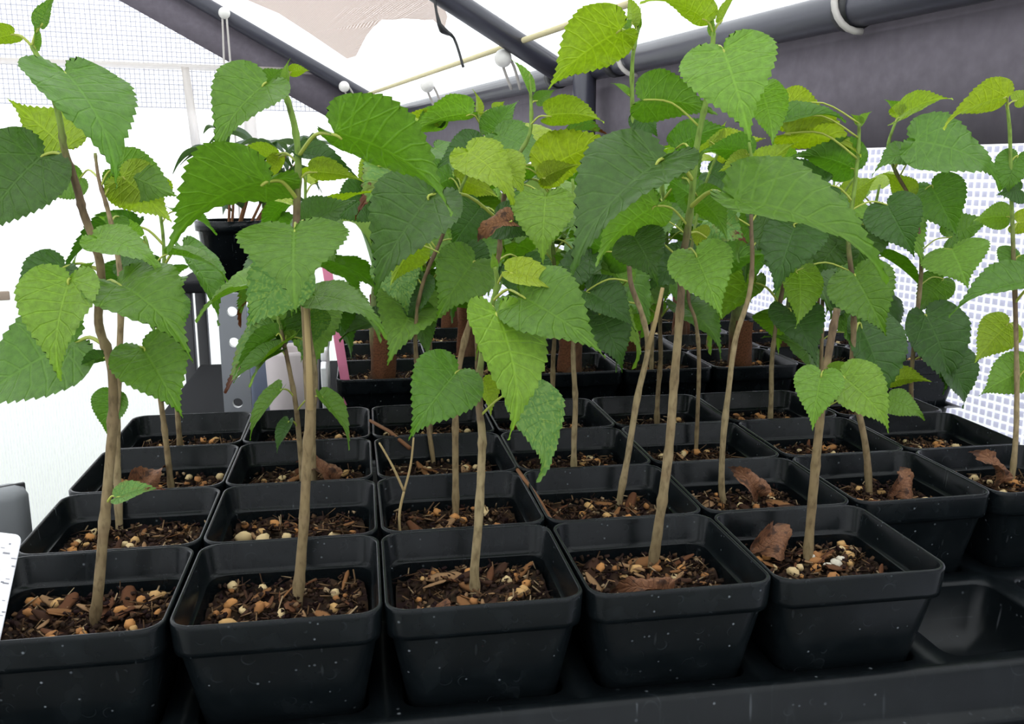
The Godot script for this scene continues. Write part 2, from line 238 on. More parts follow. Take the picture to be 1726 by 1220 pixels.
	"stem": [0,0,0,.002,-.0001,.0401,.0001,.0019,-.0019,.0815,.002,.0018,-.0056,.1081,.0012,.0016,-.0105,.1253,-.0023,.0015,-.0087,.1596,-.0053,.0014,-.0033,.1936,-.0058,.0013,.0033,.2187,-.0031,.0011,.0075,.231,.0014,.001],
	"leaves": [
		[.0079,.2311,.0002,.0386,.2373,.0055,.147,.1073,-.9833,.0254,3,5,.0061,.2269,-.0001],
		[.0054,.2146,-.0134,.0255,.1979,.0002,-.4309,.1982,.8804,.0257,0,2,.0011,.2104,-.004],
		[-.0034,.1936,-.0056,-.0294,.2103,-.0101,.2718,.1697,-.9473,.0256,1,4,-.0042,.188,-.0057],
		[-.0033,.1675,-.0146,.0242,.1369,-.0099,.0809,.2222,.9716,.0339,0,1,-.0083,.1625,-.0053],
		[-.0053,.1545,-.0137,-.0367,.1235,-.0191,-.5969,.4943,.6319,.0364,0,3,-.0093,.1482,-.0043],
		[.0014,.2351,-.0006,-.0197,.2452,-.0042,.2639,.214,-.9405,.021,3,7,.0064,.228,.0003],
		[.0059,.2311,-.0001,.0111,.2494,.0008,-.2128,.1092,-.971,.0153,3,8,.0061,.2269,-.0001],
		[.0056,.1415,-.0105,.0524,.1548,-.0024,.0158,.4761,-.8793,.0394,1,5,-.0101,.1339,-.003],
		[-.0381,.1803,-.0207,-.0677,.1586,-.0258,-.4877,.4936,.72,.0304,0,2,-.0078,.1653,-.0054]]},
]

# ---------------------------------------------------------------- helpers

func numbered(called: String) -> String:
	var n: int = used.get(called, 0)
	used[called] = n + 1
	return called if n == 0 else "%s_%03d" % [called, n]

func thing(called: String, label: String, category: String, group := "", at := Vector3.ZERO, turn := 0.0) -> Node3D:
	var o := Node3D.new()
	o.name = numbered(called)
	add_child(o)
	o.position = at
	o.rotation.y = turn
	o.set_meta("label", label)
	o.set_meta("category", category)
	if group:
		o.set_meta("group", group)
	return o

func part(parent: Node, called: String, mesh: Mesh, mat: Material, xf := Transform3D()) -> MeshInstance3D:
	var o := MeshInstance3D.new()
	o.name = called
	o.mesh = mesh
	o.material_override = mat
	parent.add_child(o, true)
	o.transform = xf
	return o

func single(called: String, label: String, category: String, mesh: Mesh, mat: Material, xf := Transform3D(), group := "") -> MeshInstance3D:
	var o := part(self, numbered(called), mesh, mat, xf)
	o.set_meta("label", label)
	o.set_meta("category", category)
	if group:
		o.set_meta("group", group)
	return o

func structure(called: String, label: String, category: String, mesh: Mesh, mat: Material, xf := Transform3D()) -> MeshInstance3D:
	var o := part(self, called, mesh, mat, xf)
	o.set_meta("kind", "structure")
	o.set_meta("label", label)
	o.set_meta("category", category)
	return o

# a skin over rows of points; closed joins the last column to the first
func skin(rows: Array, closed := false, uvs := [], colours := [], flat := false) -> ArrayMesh:
	var st := SurfaceTool.new()
	st.begin(Mesh.PRIMITIVE_TRIANGLES)
	var n: int = rows[0].size()
	if flat:
		st.set_smooth_group(-1)
	for i in rows.size():
		for j in n:
			if uvs:
				st.set_uv(uvs[i][j])
			if colours:
				st.set_color(colours[i][j] if colours[i] is Array else colours[i])
			st.add_vertex(rows[i][j])
	for i in rows.size() - 1:
		for j in (n if closed else n - 1):
			var a := i * n + j
			var b := i * n + (j + 1) % n
			var c := a + n
			var d := b + n
			for k in [a, c, b, b, c, d]:
				st.add_index(k)
	st.generate_normals()
	return st.commit()

func joined(meshes: Array) -> ArrayMesh:
	var st := SurfaceTool.new()
	st.begin(Mesh.PRIMITIVE_TRIANGLES)
	for m in meshes:
		st.append_from(m[0], 0, m[1])
	return st.commit()

func loop(half_x: float, half_z: float, y: float, radius: float, per := 5) -> PackedVector3Array:
	var out := PackedVector3Array()
	var r := minf(radius, minf(half_x, half_z) * 0.999)
	for q in 4:
		var sx: float = [1, -1, -1, 1][q]
		var sz: float = [1, 1, -1, -1][q]
		for k in per:
			var a := (q + float(k) / (per - 1)) * PI / 2
			out.append(Vector3(sx * (half_x - r) + cos(a) * r, y, sz * (half_z - r) + sin(a) * r))
	return out

# a rounded box standing on y = 0
func slab(size: Vector3, bevel: float, corner := -1.0) -> ArrayMesh:
	var c := bevel if corner < 0 else corner
	var hx := size.x / 2
	var hz := size.z / 2
	var rows := []
	var zero := PackedVector3Array()
	var top := PackedVector3Array()
	for k in 20:
		zero.append(Vector3.ZERO)
		top.append(Vector3(0, size.y, 0))
	rows.append(zero)
	for s in [[bevel, 0.0], [bevel * 0.3, bevel * 0.3], [0.0, bevel], [0.0, size.y - bevel], [bevel * 0.3, size.y - bevel * 0.3], [bevel, size.y]]:
		rows.append(loop(hx - s[0], hz - s[0], s[1], maxf(c - s[0], 0.0002)))
	rows.append(top)
	return skin(rows, true)

func box(size: Vector3) -> BoxMesh:
	var b := BoxMesh.new()
	b.size = size
	return b

func tube(points: Array, radii: Array, sides := 8, colours := [], knobs := 0.0, seed_ := 0) -> ArrayMesh:
	var rows := []
	var cols := []
	var n := points.size()
	var rng := RandomNumberGenerator.new()
	rng.seed = seed_ + 11
	var ref := Vector3(0.3, 0.1, 0.95).normalized()
	for i in n:
		var d: Vector3 = (points[mini(i + 1, n - 1)] - points[maxi(i - 1, 0)]).normalized()
		var s := d.cross(ref)
		if s.length() < 0.1:
			s = d.cross(Vector3.UP)
		s = s.normalized()
		var t := d.cross(s)
		var row := PackedVector3Array()
		var r: float = radii[i]
		for j in sides:
			var a := TAU * j / sides
			row.append(points[i] + (s * cos(a) + t * sin(a)) * r * (1.0 + knobs * rng.randf_range(-1, 1)))
		rows.append(row)
		if colours:
			cols.append(colours[i])
	# end caps
	for e in [0, n - 1]:
		var row := PackedVector3Array()
		for j in sides:
			row.append(points[e])
		if e == 0:
			rows.push_front(row)
			if colours:
				cols.push_front(colours[0])
		else:
			rows.append(row)
			if colours:
				cols.append(colours[n - 1])
	return skin(rows, true, [], cols)

func smooth(points: Array, per := 5) -> Array:
	var out := []
	var n := points.size()
	for i in n - 1:
		var p0 = points[maxi(i - 1, 0)]
		var p1 = points[i]
		var p2 = points[i + 1]
		var p3 = points[mini(i + 2, n - 1)]
		for k in per:
			out.append(p1.cubic_interpolate(p2, p0, p3, float(k) / per))
	out.append(points[n - 1])
	return out

func at_house(u: float, v: float, y: float) -> Vector3:
	return house * Vector3(v, y, -u)

# ---------------------------------------------------------------- materials

func mat(colour: Color, rough: float, spec := 0.5) -> StandardMaterial3D:
	var m := StandardMaterial3D.new()
	m.albedo_color = colour
	m.roughness = rough
	m.metallic_specular = spec
	m.cull_mode = BaseMaterial3D.CULL_DISABLED
	return m

func noise_tex(freq: float, size: int, ramp: Gradient, octaves := 4, seed_ := 1) -> NoiseTexture2D:
	var n := FastNoiseLite.new()
	n.noise_type = FastNoiseLite.TYPE_SIMPLEX_SMOOTH
	n.seed = seed_
	n.frequency = freq
	n.fractal_octaves = octaves
	var t := NoiseTexture2D.new()
	t.width = size
	t.height = size
	t.seamless = true
	t.noise = n
	if ramp:
		t.color_ramp = ramp
	return t

func ramp(stops: Array) -> Gradient:
	var g := Gradient.new()
	g.offsets = PackedFloat32Array(stops.map(func(s): return s[0]))
	g.colors = PackedColorArray(stops.map(func(s): return s[1]))
	return g

# outline of a mulberry blade for the right half: from the notch round the lobe to the tip
const EDGE := [Vector2(0, 0), Vector2(0.06, -0.08), Vector2(0.18, -0.12), Vector2(0.32, -0.095), Vector2(0.435, 0.005), Vector2(0.495, 0.125), Vector2(0.485, 0.255), Vector2(0.425, 0.39), Vector2(0.325, 0.53), Vector2(0.21, 0.66), Vector2(0.11, 0.775), Vector2(0.045, 0.885), Vector2(0, 1.0)]
const LANCE := [Vector2(0, 0), Vector2(0.1, 0.02), Vector2(0.22, 0.07), Vector2(0.33, 0.14), Vector2(0.42, 0.24), Vector2(0.48, 0.36), Vector2(0.5, 0.48), Vector2(0.46, 0.6), Vector2(0.38, 0.71), Vector2(0.28, 0.8), Vector2(0.17, 0.88), Vector2(0.07, 0.95), Vector2(0, 1.0)]

func edge_at(t: float, shape: Array) -> Vector2:
	var f := t * (shape.size() - 1)
	var i := mini(int(f), shape.size() - 2)
	return shape[i].cubic_interpolate(shape[i + 1], shape[maxi(i - 1, 0)], shape[mini(i + 2, shape.size() - 1)], f - i)

func rib_at(t: float) -> float:
	return pow(clampf((t - 0.1) / 0.9, 0, 1), 1.15)

# blade of length 1 and width 1; z is the upper side
func blade(arch: float, fold: float, wave: float, curl: float, teeth: int, pucker: float, seed_: int, lance := false) -> ArrayMesh:
	var rng := RandomNumberGenerator.new()
	rng.seed = seed_
	var ph := rng.randf() * TAU
	var ph2 := rng.randf() * TAU
	var rows := []
	var uvs := []
	var n := 72 if teeth > 0 else 26
	var across := 4
	var shape := LANCE if lance else EDGE
	var bend := rng.randf_range(-0.06, 0.06)
	for i in n + 1:
		var t := float(i) / n
		var e := edge_at(t, shape)
		var y0 := rib_at(t) if not lance else t
		var row := PackedVector3Array()
		var uv := []
		for j in range(-across, across + 1):
			var q := absf(j) / across
			var s := signf(j)
			var x := e.x * q * s
			var y := lerpf(y0, e.y, q)
			if absi(j) == across and teeth > 0:
				var saw := fposmod(t * teeth + (0.4 if j > 0 else 0.0), 1.0)
				var push := (saw - 0.5) * 0.036 * minf(1.0, 10.0 * t * (1.05 - t))
				x += s * push
				y += push * 0.8
			var k := clampf(y, 0, 1)
			var z := arch * 4.0 * k * (1.0 - k) - curl * maxf(0.0, k - 0.6) * maxf(0.0, k - 0.6) * 2.5
			z += fold * absf(x) - fold * 0.5 * x * x
			z += wave * q * sin(t * TAU * 1.6 + ph + s) * 0.5
			z += pucker * sin(t * PI * 14.0) * q * (1.0 - 0.5 * q)
			z += wave * 0.3 * sin(x * 9.0 + ph2)
			row.append(Vector3(x + bend * k * k, y, z))
			uv.append(Vector2(0.5 + x * 0.92, (y + 0.15) / 1.18))
		rows.append(row)
		uvs.append(uv)
	return skin(rows, false, uvs)

func seg_distance(p: Vector2, a: Vector2, b: Vector2) -> float:
	return p.distance_to(Geometry2D.get_closest_point_to_segment(p, a, b))

# vein print shared by all blades: r, g, b of the tissue, and a relief picture
func vein_images() -> Array:
	var w := 256
	var h := 300
	var col := Image.create(w, h, false, Image.FORMAT_RGB8)
	var rel := Image.create(w, h, false, Image.FORMAT_RGB8)
	var noise := FastNoiseLite.new()
	noise.seed = 5
	noise.frequency = 0.05
	var cell := FastNoiseLite.new()
	cell.seed = 9
	cell.noise_type = FastNoiseLite.TYPE_CELLULAR
	cell.cellular_return_type = FastNoiseLite.RETURN_DISTANCE2_SUB
	cell.frequency = 0.11
	var dist := PackedFloat32Array()
	dist.resize(w * h)
	dist.fill(1.0)
	var veins := [[Vector2(0, 0), Vector2(0, 1.0), 0.011]]
	for t in [0.16, 0.24, 0.33, 0.42, 0.51, 0.6, 0.69, 0.78]:
		var a := Vector2(0, rib_at(t) * 0.82)
		var e := edge_at(minf(t + 0.1, 1.0), EDGE)
		for s in [-1, 1]:
			var mid := a.lerp(e, 0.55) + Vector2(0.02, -0.012)
			veins.append([a, Vector2(mid.x * s, mid.y), 0.006])
			veins.append([Vector2(mid.x * s, mid.y), Vector2(e.x * s * 0.97, e.y + 0.01), 0.0045])
	for s in [-1, 1]:
		for e in [Vector2(0.3, -0.04), Vector2(0.44, 0.1), Vector2(0.46, 0.3)]:
			veins.append([Vector2.ZERO, Vector2(e.x * s, e.y), 0.005])
	for v in veins:
		var lo: Vector2 = v[0].min(v[1]) - Vector2.ONE * 0.03
		var hi: Vector2 = v[0].max(v[1]) + Vector2.ONE * 0.03
		for py in range(maxi(0, int((lo.y + 0.15) / 1.18 * h)), mini(h, int((hi.y + 0.15) / 1.18 * h) + 1)):
			for px in range(maxi(0, int((0.5 + lo.x * 0.92) * w)), mini(w, int((0.5 + hi.x * 0.92) * w) + 1)):
				var p := Vector2((float(px) / w - 0.5) / 0.92, float(py) / h * 1.18 - 0.15)
				var d: float = seg_distance(p, v[0], v[1]) / v[2]
				var at := py * w + px
				dist[at] = minf(dist[at], d * 0.45)
	for py in h:
		for px in w:
			var vein := 1.0 - smoothstep(0.25, 1.0, dist[py * w + px])
			var net := smoothstep(-1.0, -0.75, cell.get_noise_2d(px, py))
			var tone := 0.80 + noise.get_noise_2d(px, py) * 0.10 + (1.0 - net) * 0.05
			var c := Color(tone, tone, tone).lerp(Color(1, 0.98, 0.9), vein * 0.4)
			col.set_pixel(px, py, c)
			var g := 0.5 + net * 0.2 - vein * 0.5
			rel.set_pixel(px, py, Color(g, g, g))
	return [ImageTexture.create_from_image(col), ImageTexture.create_from_image(rel)]

# speckle print: pale or brown spots scattered over a leaf
func spotted(base: Color, spot: Color, spot2: Color, seed_: int, edge_brown := 0.0) -> ImageTexture:
	var w := 192
	var im := Image.create(w, w, false, Image.FORMAT_RGB8)
	var n := FastNoiseLite.new()
	n.seed = seed_
	n.frequency = 0.09
	var n2 := FastNoiseLite.new()
	n2.seed = seed_ + 3
	n2.frequency = 0.02
	for y in w:
		for x in w:
			var a := smoothstep(-0.05, 0.35, n.get_noise_2d(x, y))
			var b := smoothstep(0.1, 0.45, n2.get_noise_2d(x, y))
			var c := base.lerp(spot, a * 0.7).lerp(spot2, b)
			if edge_brown > 0.0:
				var p := float(y) / w + n2.get_noise_2d(x * 2, y * 2) * 0.25
				c = c.lerp(Color(0.34, 0.17, 0.08), smoothstep(edge_brown, edge_brown + 0.06, p))
			im.set_pixel(x, y, c)
	return ImageTexture.create_from_image(im)

func leaf_mat(colour: Color, through: Color, tex: Texture2D, relief: Texture2D, rough: float) -> StandardMaterial3D:
	var m := mat(colour, rough, 0.45)
	m.albedo_texture = tex
	m.backlight_enabled = true
	m.backlight = through
	m.heightmap_enabled = true
	m.heightmap_texture = relief
	m.heightmap_scale = 0.06
	return m

func sheet_mat(colour: Color, alpha: float, tex: Texture2D = null) -> StandardMaterial3D:
	var m := mat(Color(colour, alpha), 0.6, 0.3)
	m.transparency = BaseMaterial3D.TRANSPARENCY_ALPHA
	m.albedo_texture = tex
	m.backlight_enabled = true
	m.backlight = Color(1, 1, 1)
	return m

# reinforcing scrim: strands across a film; a square of the picture holds cells x cells squares
func scrim(cells: int, size: int, strand: float, film: Color, thread: Color, only_up := false) -> ImageTexture:
	var im := Image.create(size, size, false, Image.FORMAT_RGBA8)
	im.fill(film)
	var n := FastNoiseLite.new()
	n.seed = 3
	n.frequency = 0.03
	var c := float(size) / cells
	for y in size:
		for x in size:
			var fx := fposmod(x / c, 1.0) < strand
			var fy := fposmod(y / c, 1.0) < strand and not only_up
			if fx or fy:
				var k := 1.0 + n.get_noise_2d(x, y) * 0.05
				im.set_pixel(x, y, Color(thread.r * k, thread.g * k, thread.b * k, thread.a))
	return ImageTexture.create_from_image(im)

func make_materials() -> void:
	# black plastic of the pots, with dried splashes of hard water
	var splash := Image.create(512, 512, false, Image.FORMAT_RGB8)
	splash.fill(Color(0.04, 0.056, 0.064))
	var rng := RandomNumberGenerator.new()
	rng.seed = 77
	var film := FastNoiseLite.new()
	film.seed = 12
	film.frequency = 0.012
	film.fractal_octaves = 4
	for y in 512:
		for x in 512:
			var f := maxf(0.0, film.get_noise_2d(x, y)) * 0.05
			splash.set_pixel(x, y, Color(0.04 + f, 0.056 + f, 0.064 + f))
	for k in 260:
		var c := Vector2(rng.randf(), rng.randf()) * 512
		var r := rng.randf_range(2.0, 11.0) if rng.randf() < 0.7 else rng.randf_range(0.5, 1.3)
		var strength := rng.randf_range(0.03, 0.17) if r > 2.0 else rng.randf_range(0.15, 0.6)
		var gap := rng.randf() * TAU
		for y in range(int(c.y - r - 2), int(c.y + r + 3)):
			for x in range(int(c.x - r - 2), int(c.x + r + 3)):
				var d := Vector2(x, y).distance_to(c)
				var on := 1.0 - smoothstep(0.0, 1.3, absf(d - r) if r > 2.0 else d - r)
				var a := absf(angle_difference(Vector2(x - c.x, y - c.y).angle(), gap))
				if r > 2.0:
					on *= smoothstep(0.9, 2.9, a)
				if on > 0.01:
					var q := Vector2i(posmod(x, 512), posmod(y, 512))
					splash.set_pixelv(q, splash.get_pixelv(q).lerp(Color(0.78, 0.8, 0.82), on * strength))
	var st := ImageTexture.create_from_image(splash)
	var p := mat(Color(1, 1, 1), 0.36, 0.5)
	p.albedo_texture = st
	p.uv1_triplanar = true
	p.uv1_world_triplanar = true
	p.uv1_scale = Vector3.ONE * 6.5
	p.roughness_texture = noise_tex(0.02, 256, ramp([[0.0, Color(0.75, 0.75, 0.75)], [1.0, Color(1, 1, 1)]]), 4, 4)
	p.roughness = 0.27
	p.metallic_specular = 0.29
	M.pot = p
	var t := p.duplicate()
	t.uv1_scale = Vector3.ONE * 4.3
	t.roughness = 0.36
	M.tray = t
	var veins := vein_images()
	M.leaf = [
		leaf_mat(Color(0.30, 0.465, 0.19), Color(0.80, 0.90, 0.36), veins[0], veins[1], 0.40),
		leaf_mat(Color(0.41, 0.60, 0.205), Color(0.80, 0.90, 0.36), veins[0], veins[1], 0.43),
		leaf_mat(Color(0.53, 0.715, 0.265), Color(0.82, 0.90, 0.38), veins[0], veins[1], 0.46),
		leaf_mat(Color(0.655, 0.775, 0.20), Color(0.84, 0.90, 0.36), veins[0], veins[1], 0.46),
		leaf_mat(Color(1, 1, 1), Color(0.72, 0.80, 0.38), spotted(Color(0.34, 0.50, 0.23), Color(0.53, 0.63, 0.28), Color(0.42, 0.56, 0.28), 21, 0.0), veins[1], 0.5),
		leaf_mat(Color(1, 1, 1), Color(0.30, 0.22, 0.14), spotted(Color(0.42, 0.28, 0.19), Color(0.52, 0.36, 0.24), Color(0.27, 0.18, 0.13), 33, 0.0), veins[1], 0.75),
		leaf_mat(Color(1, 1, 1), Color(0.66, 0.72, 0.36), spotted(Color(0.34, 0.50, 0.22), Color(0.46, 0.58, 0.24), Color(0.40, 0.48, 0.20), 41, 0.72), veins[1], 0.55),
	]
	# a second, slightly yellower cut of the same tissues, as leaves differ in age
	M.leaf_aged = []
	for m in M.leaf:
		var n: StandardMaterial3D = m.duplicate()
		n.albedo_color = Color(m.albedo_color.r * 1.04, m.albedo_color.g * 1.0, m.albedo_color.b * 0.9).clamp()
		M.leaf_aged.append(n)
	M.glossy_leaf = leaf_mat(Color(0.13, 0.22, 0.13), Color(0.25, 0.35, 0.15), null, noise_tex(0.03, 128, null), 0.35)
	M.strap_leaf = leaf_mat(Color(0.30, 0.44, 0.20), Color(0.5, 0.6, 0.28), null, noise_tex(0.03, 128, null), 0.45)
	# bark and green shoots carry their colour along the stem
	var stem := mat(Color(1, 1, 1), 0.75, 0.3)
	stem.vertex_color_use_as_albedo = true
	stem.albedo_texture = noise_tex(0.03, 256, ramp([[0.0, Color(0.62, 0.6, 0.58)], [0.45, Color(0.92, 0.92, 0.92)], [1.0, Color(1, 1, 1)]]), 5, 8)
	stem.uv1_triplanar = true
	stem.uv1_scale = Vector3(40, 14, 40)
	M.stem = stem
	M.petiole = leaf_mat(Color(0.62, 0.66, 0.28), Color(0.4, 0.42, 0.2), null, noise_tex(0.03, 64, null), 0.5)
	# potting mix
	var soil := mat(Color(1, 1, 1), 0.95, 0.2)
	soil.vertex_color_use_as_albedo = true
	M.soil = soil
	M.crumb = soil
	M.pebble = [mat(Color(0.80, 0.64, 0.42), 0.8, 0.3), mat(Color(0.76, 0.54, 0.32), 0.8, 0.3), mat(Color(0.86, 0.76, 0.57), 0.8, 0.3), mat(Color(0.66, 0.46, 0.28), 0.8, 0.3)]
	M.white_pebble = mat(Color(0.86, 0.83, 0.76), 0.8, 0.3)
	M.chip = [mat(Color(0.38, 0.24, 0.15), 0.85, 0.3), mat(Color(0.52, 0.36, 0.22), 0.85, 0.3), mat(Color(0.25, 0.16, 0.11), 0.9, 0.3), mat(Color(0.58, 0.45, 0.32), 0.85, 0.3)]
	var grain := noise_tex(0.05, 128, ramp([[0.0, Color(0.55, 0.52, 0.5)], [0.5, Color(0.9, 0.9, 0.9)], [1.0, Color(1.0, 1.0, 1.0)]]), 4, 19)
	for m in M.pebble + M.chip + [M.white_pebble]:
		m.albedo_texture = grain
		m.uv1_triplanar = true
		m.uv1_scale = Vector3.ONE * 60.0
	M.straw = mat(Color(0.62, 0.54, 0.38), 0.8, 0.3)
	M.twig = mat(Color(0.46, 0.32, 0.22), 0.85, 0.3)
	# the house
	M.far_film = sheet_mat(Color(0.97, 0.97, 0.98), 1.0, scrim(32, 512, 0.3, Color(1, 1, 1, 0.42), Color(0.93, 0.93, 0.94, 0.62), true))
	M.far_film_upper = sheet_mat(Color(0.97, 0.97, 0.98), 1.0, scrim(20, 512, 0.2, Color(1, 1, 1, 0.42), Color(0.74, 0.74, 0.77, 0.94)))
	M.grid_film = sheet_mat(Color(1, 1, 1), 1.0, scrim(8, 256, 0.3, Color(0.78, 0.78, 0.84, 0.95), Color(1, 1, 1, 0.5)))
	M.roof_film = sheet_mat(Color(0.97, 0.98, 0.98), 1.0, scrim(16, 256, 0.2, Color(1, 1, 1, 0.4), Color(0.97, 0.97, 0.95, 0.5)))
	M.net = sheet_mat(Color(0.92, 0.88, 0.85), 1.0, scrim(96, 1024, 0.5, Color(0.85, 0.78, 0.73, 0.45), Color(0.68, 0.61, 0.57, 0.95)))
	M.tube = mat(Color(0.21, 0.21, 0.25), 0.32, 0.5)
	var cloth := mat(Color(0.43, 0.405, 0.44), 0.8, 0.3)
	cloth.albedo_texture = noise_tex(0.05, 256, ramp([[0.0, Color(0.86, 0.86, 0.86)], [1.0, Color(1, 1, 1)]]), 4, 23)
	cloth.uv1_triplanar = true
	cloth.uv1_scale = Vector3.ONE * 3.0
	M.cloth = cloth
	M.strap = sheet_mat(Color(0.80, 0.76, 0.72), 0.8)
	M.seam = mat(Color(0.78, 0.74, 0.58), 0.7)
	M.ball = mat(Color(0.85, 0.84, 0.82), 0.4)
	M.cord = mat(Color(0.70, 0.68, 0.66), 0.6)
	M.black = mat(Color(0.10, 0.10, 0.11), 0.5)
	M.steel = mat(Color(0.50, 0.51, 0.53), 0.45)
	M.steel.metallic = 0.35
	M.floor = mat(Color(0.55, 0.53, 0.50), 0.95)
	M.floor.albedo_texture = noise_tex(0.02, 256, ramp([[0.0, Color(0.7, 0.7, 0.7)], [1.0, Color(1, 1, 1)]]), 5, 31)
	M.floor.uv1_triplanar = true
	M.ground = mat(Color(0.42, 0.46, 0.36), 0.95)
	M.bench = mat(Color(0.075, 0.078, 0.085), 0.85, 0.2)
	M.white_plastic = mat(Color(0.86, 0.86, 0.86), 0.45)
	M.cup = mat(Color(0.74, 0.70, 0.70), 0.5)
	M.pink = mat(Color(0.86, 0.50, 0.62), 0.5)
	M.slate = mat(Color(0.30, 0.32, 0.37), 0.7)
	M.grey_plastic = mat(Color(0.44, 0.45, 0.46), 0.5)
	M.blue_grey = mat(Color(0.36, 0.39, 0.46), 0.6)
	M.tape = mat(Color(0.56, 0.50, 0.44), 0.7)

# ---------------------------------------------------------------- shared shapes

func make_shapes() -> void:
	# shapes: broad arched, drooping, folded, wavy; two seen from below; narrow young ones; crisped; long keeled
	leaf_mesh = [
		blade(0.09, 0.22, 0.04, 0.3, 24, 0.012, 1), blade(0.13, 0.28, 0.06, 0.35, 24, 0.014, 2), blade(0.09, 0.34, 0.06, 0.25, 24, 0.012, 3), blade(0.15, 0.24, 0.09, 0.25, 22, 0.016, 4),
		blade(0.10, 0.22, 0.06, 0.2, 24, 0.014, 5), blade(0.13, 0.34, 0.07, 0.1, 23, 0.012, 6), blade(0.07, 0.25, 0.05, 0.1, 24, 0.012, 7),
		blade(0.05, 0.25, 0.03, 0.1, 14, 0.008, 8), blade(0.10, 0.35, 0.03, 0.1, 12, 0.006, 9), blade(0.16, 0.30, 0.26, 0.5, 13, 0.03, 10), blade(0.13, 0.50, 0.06, 0.15, 24, 0.012, 12),
		blade(0.16, 0.3, 0.03, 0.2, 0, 0.0, 13, true), blade(0.24, 0.35, 0.05, 0.4, 0, 0.0, 14, true)]
	var rng := RandomNumberGenerator.new()
	rng.seed = 404
	for k in 5:
		# a flake of bark: a crooked thick plate
		var rows := []
		var n := 6
		for i in n + 1:
			var f := float(i) / n
			var w := 0.5 * sqrt(maxf(0.02, sin(PI * clampf(f * 0.9 + 0.05, 0, 1)))) * rng.randf_range(0.7, 1.1)
			var z := sin(f * 3.0 + k) * 0.12
			var th := 0.12
			rows.append(PackedVector3Array([Vector3(-w, z, f - 0.5), Vector3(-w * 0.3, z + th, f - 0.5), Vector3(w * 0.5, z + th * 0.8, f - 0.5), Vector3(w, z, f - 0.5), Vector3(w * 0.2, z - th * 0.7, f - 0.5)]))
		chip_mesh.append(skin(rows, true))
		# a rough pebble
		rows = []
		for i in 7:
			var a := PI * i / 6.0
			var row := PackedVector3Array()
			for j in 8:
				var b := TAU * j / 8.0
				var r := 0.5 * rng.randf_range(0.82, 1.14)
				row.append(Vector3(cos(b) * sin(a) * r, cos(a) * r * 0.75, sin(b) * sin(a) * r * 0.85) if i > 0 and i < 6 else Vector3(0, cos(a) * 0.38, 0))
			rows.append(row)
		pebble_mesh.append(skin(rows, true))
	# loose fine litter: short fibres and crumbs, many of them, no one could count them
	var tones := [Color(0.016, 0.011, 0.008), Color(0.03, 0.019, 0.012), Color(0.065, 0.036, 0.02), Color(0.14, 0.085, 0.045), Color(0.27, 0.19, 0.11), Color(0.09, 0.05, 0.026), Color(0.02, 0.014, 0.01)]
	for k in 5:
		var st := SurfaceTool.new()
		st.begin(Mesh.PRIMITIVE_TRIANGLES)
		for i in 620:
			var c := Vector3(rng.randf_range(-1, 1), 0, rng.randf_range(-1, 1)) * 0.0365
			c.y = rng.randf_range(0.0, 0.006)
			var d := Vector3(rng.randf_range(-1, 1), rng.randf_range(-0.4, 0.7), rng.randf_range(-1, 1)).normalized()
			var l := rng.randf_range(0.002, 0.011) if rng.randf() < 0.45 else rng.randf_range(0.001, 0.003)
			var w := rng.randf_range(0.0003, 0.0007) if l > 0.004 else rng.randf_range(0.0008, 0.0018)
			var s := d.cross(Vector3.UP).normalized() * w
			var t := s.cross(d).normalized() * w * 0.8
			var tone: Color = tones[rng.randi() % tones.size()]
			if l < 0.003 and rng.randf() < 0.8:
				tone = tones[[0, 1, 6, 2][rng.randi() % 4]]
			st.set_color(tone)
			var a := c - d * l * 0.5
			var b := c + d * l * 0.5
			var corners := [a + s, a - s * 0.6 + t, a - s * 0.6 - t, b + s * 0.7, b - s * 0.4 + t * 0.7, b - s * 0.4 - t * 0.7]
			for tri in [[0, 1, 2], [3, 5, 4], [0, 3, 1], [1, 3, 4], [1, 4, 2], [2, 4, 5], [2, 5, 0], [0, 5, 3]]:
				for q in tri:
					st.add_vertex(corners[q])
		st.set_smooth_group(-1)
		st.generate_normals()
		crumb_mesh.append(st.commit())
		# the bed of soil itself
		var n1 := FastNoiseLite.new()
		n1.seed = 60 + k
		n1.frequency = 45.0
		n1.fractal_octaves = 4
		var rows := []
		var cols := []
		var g := 26
		for i in g + 1:
			var row := PackedVector3Array()
			var col := []
			for j in g + 1:
				var x := (float(j) / g - 0.5) * 2.0
				var z := (float(i) / g - 0.5) * 2.0
				var y := n1.get_noise_2d(x, z * 1.01) * 0.002 + n1.get_noise_2d(x * 0.05 + 7, z * 0.05) * 0.006 + rng.randf_range(-0.0006, 0.0006)
				var squeeze := 1.0 - 0.06 * x * x * z * z
				row.append(Vector3(x * 0.0392 * squeeze, y, z * 0.0392 * squeeze))
				var tn := rng.randf()
				col.append(Color(0.016, 0.011, 0.008).lerp(Color(0.06, 0.036, 0.022), tn * tn * tn))
			rows.append(row)
			cols.append(col)
		soil_mesh.append(skin(rows, false, [], cols))
	# square pot: a collar with a rolled lip, and a tapered wall
	var rim_rows := []
	for s in [[-0.0155, 0.0415], [-0.0152, 0.0434], [-0.0125, 0.0437], [-0.0022, 0.0442], [-0.0006, 0.0442], [0.0, 0.0437], [0.0, 0.0430], [-0.0008, 0.0425], [-0.0135, 0.0416], [-0.0155, 0.0405], [-0.0160, 0.0397]]:
		rim_rows.append(loop(s[1], s[1], s[0], 0.0098, 7))
	pot_rim = skin(rim_rows, true)
	var wall_rows := []
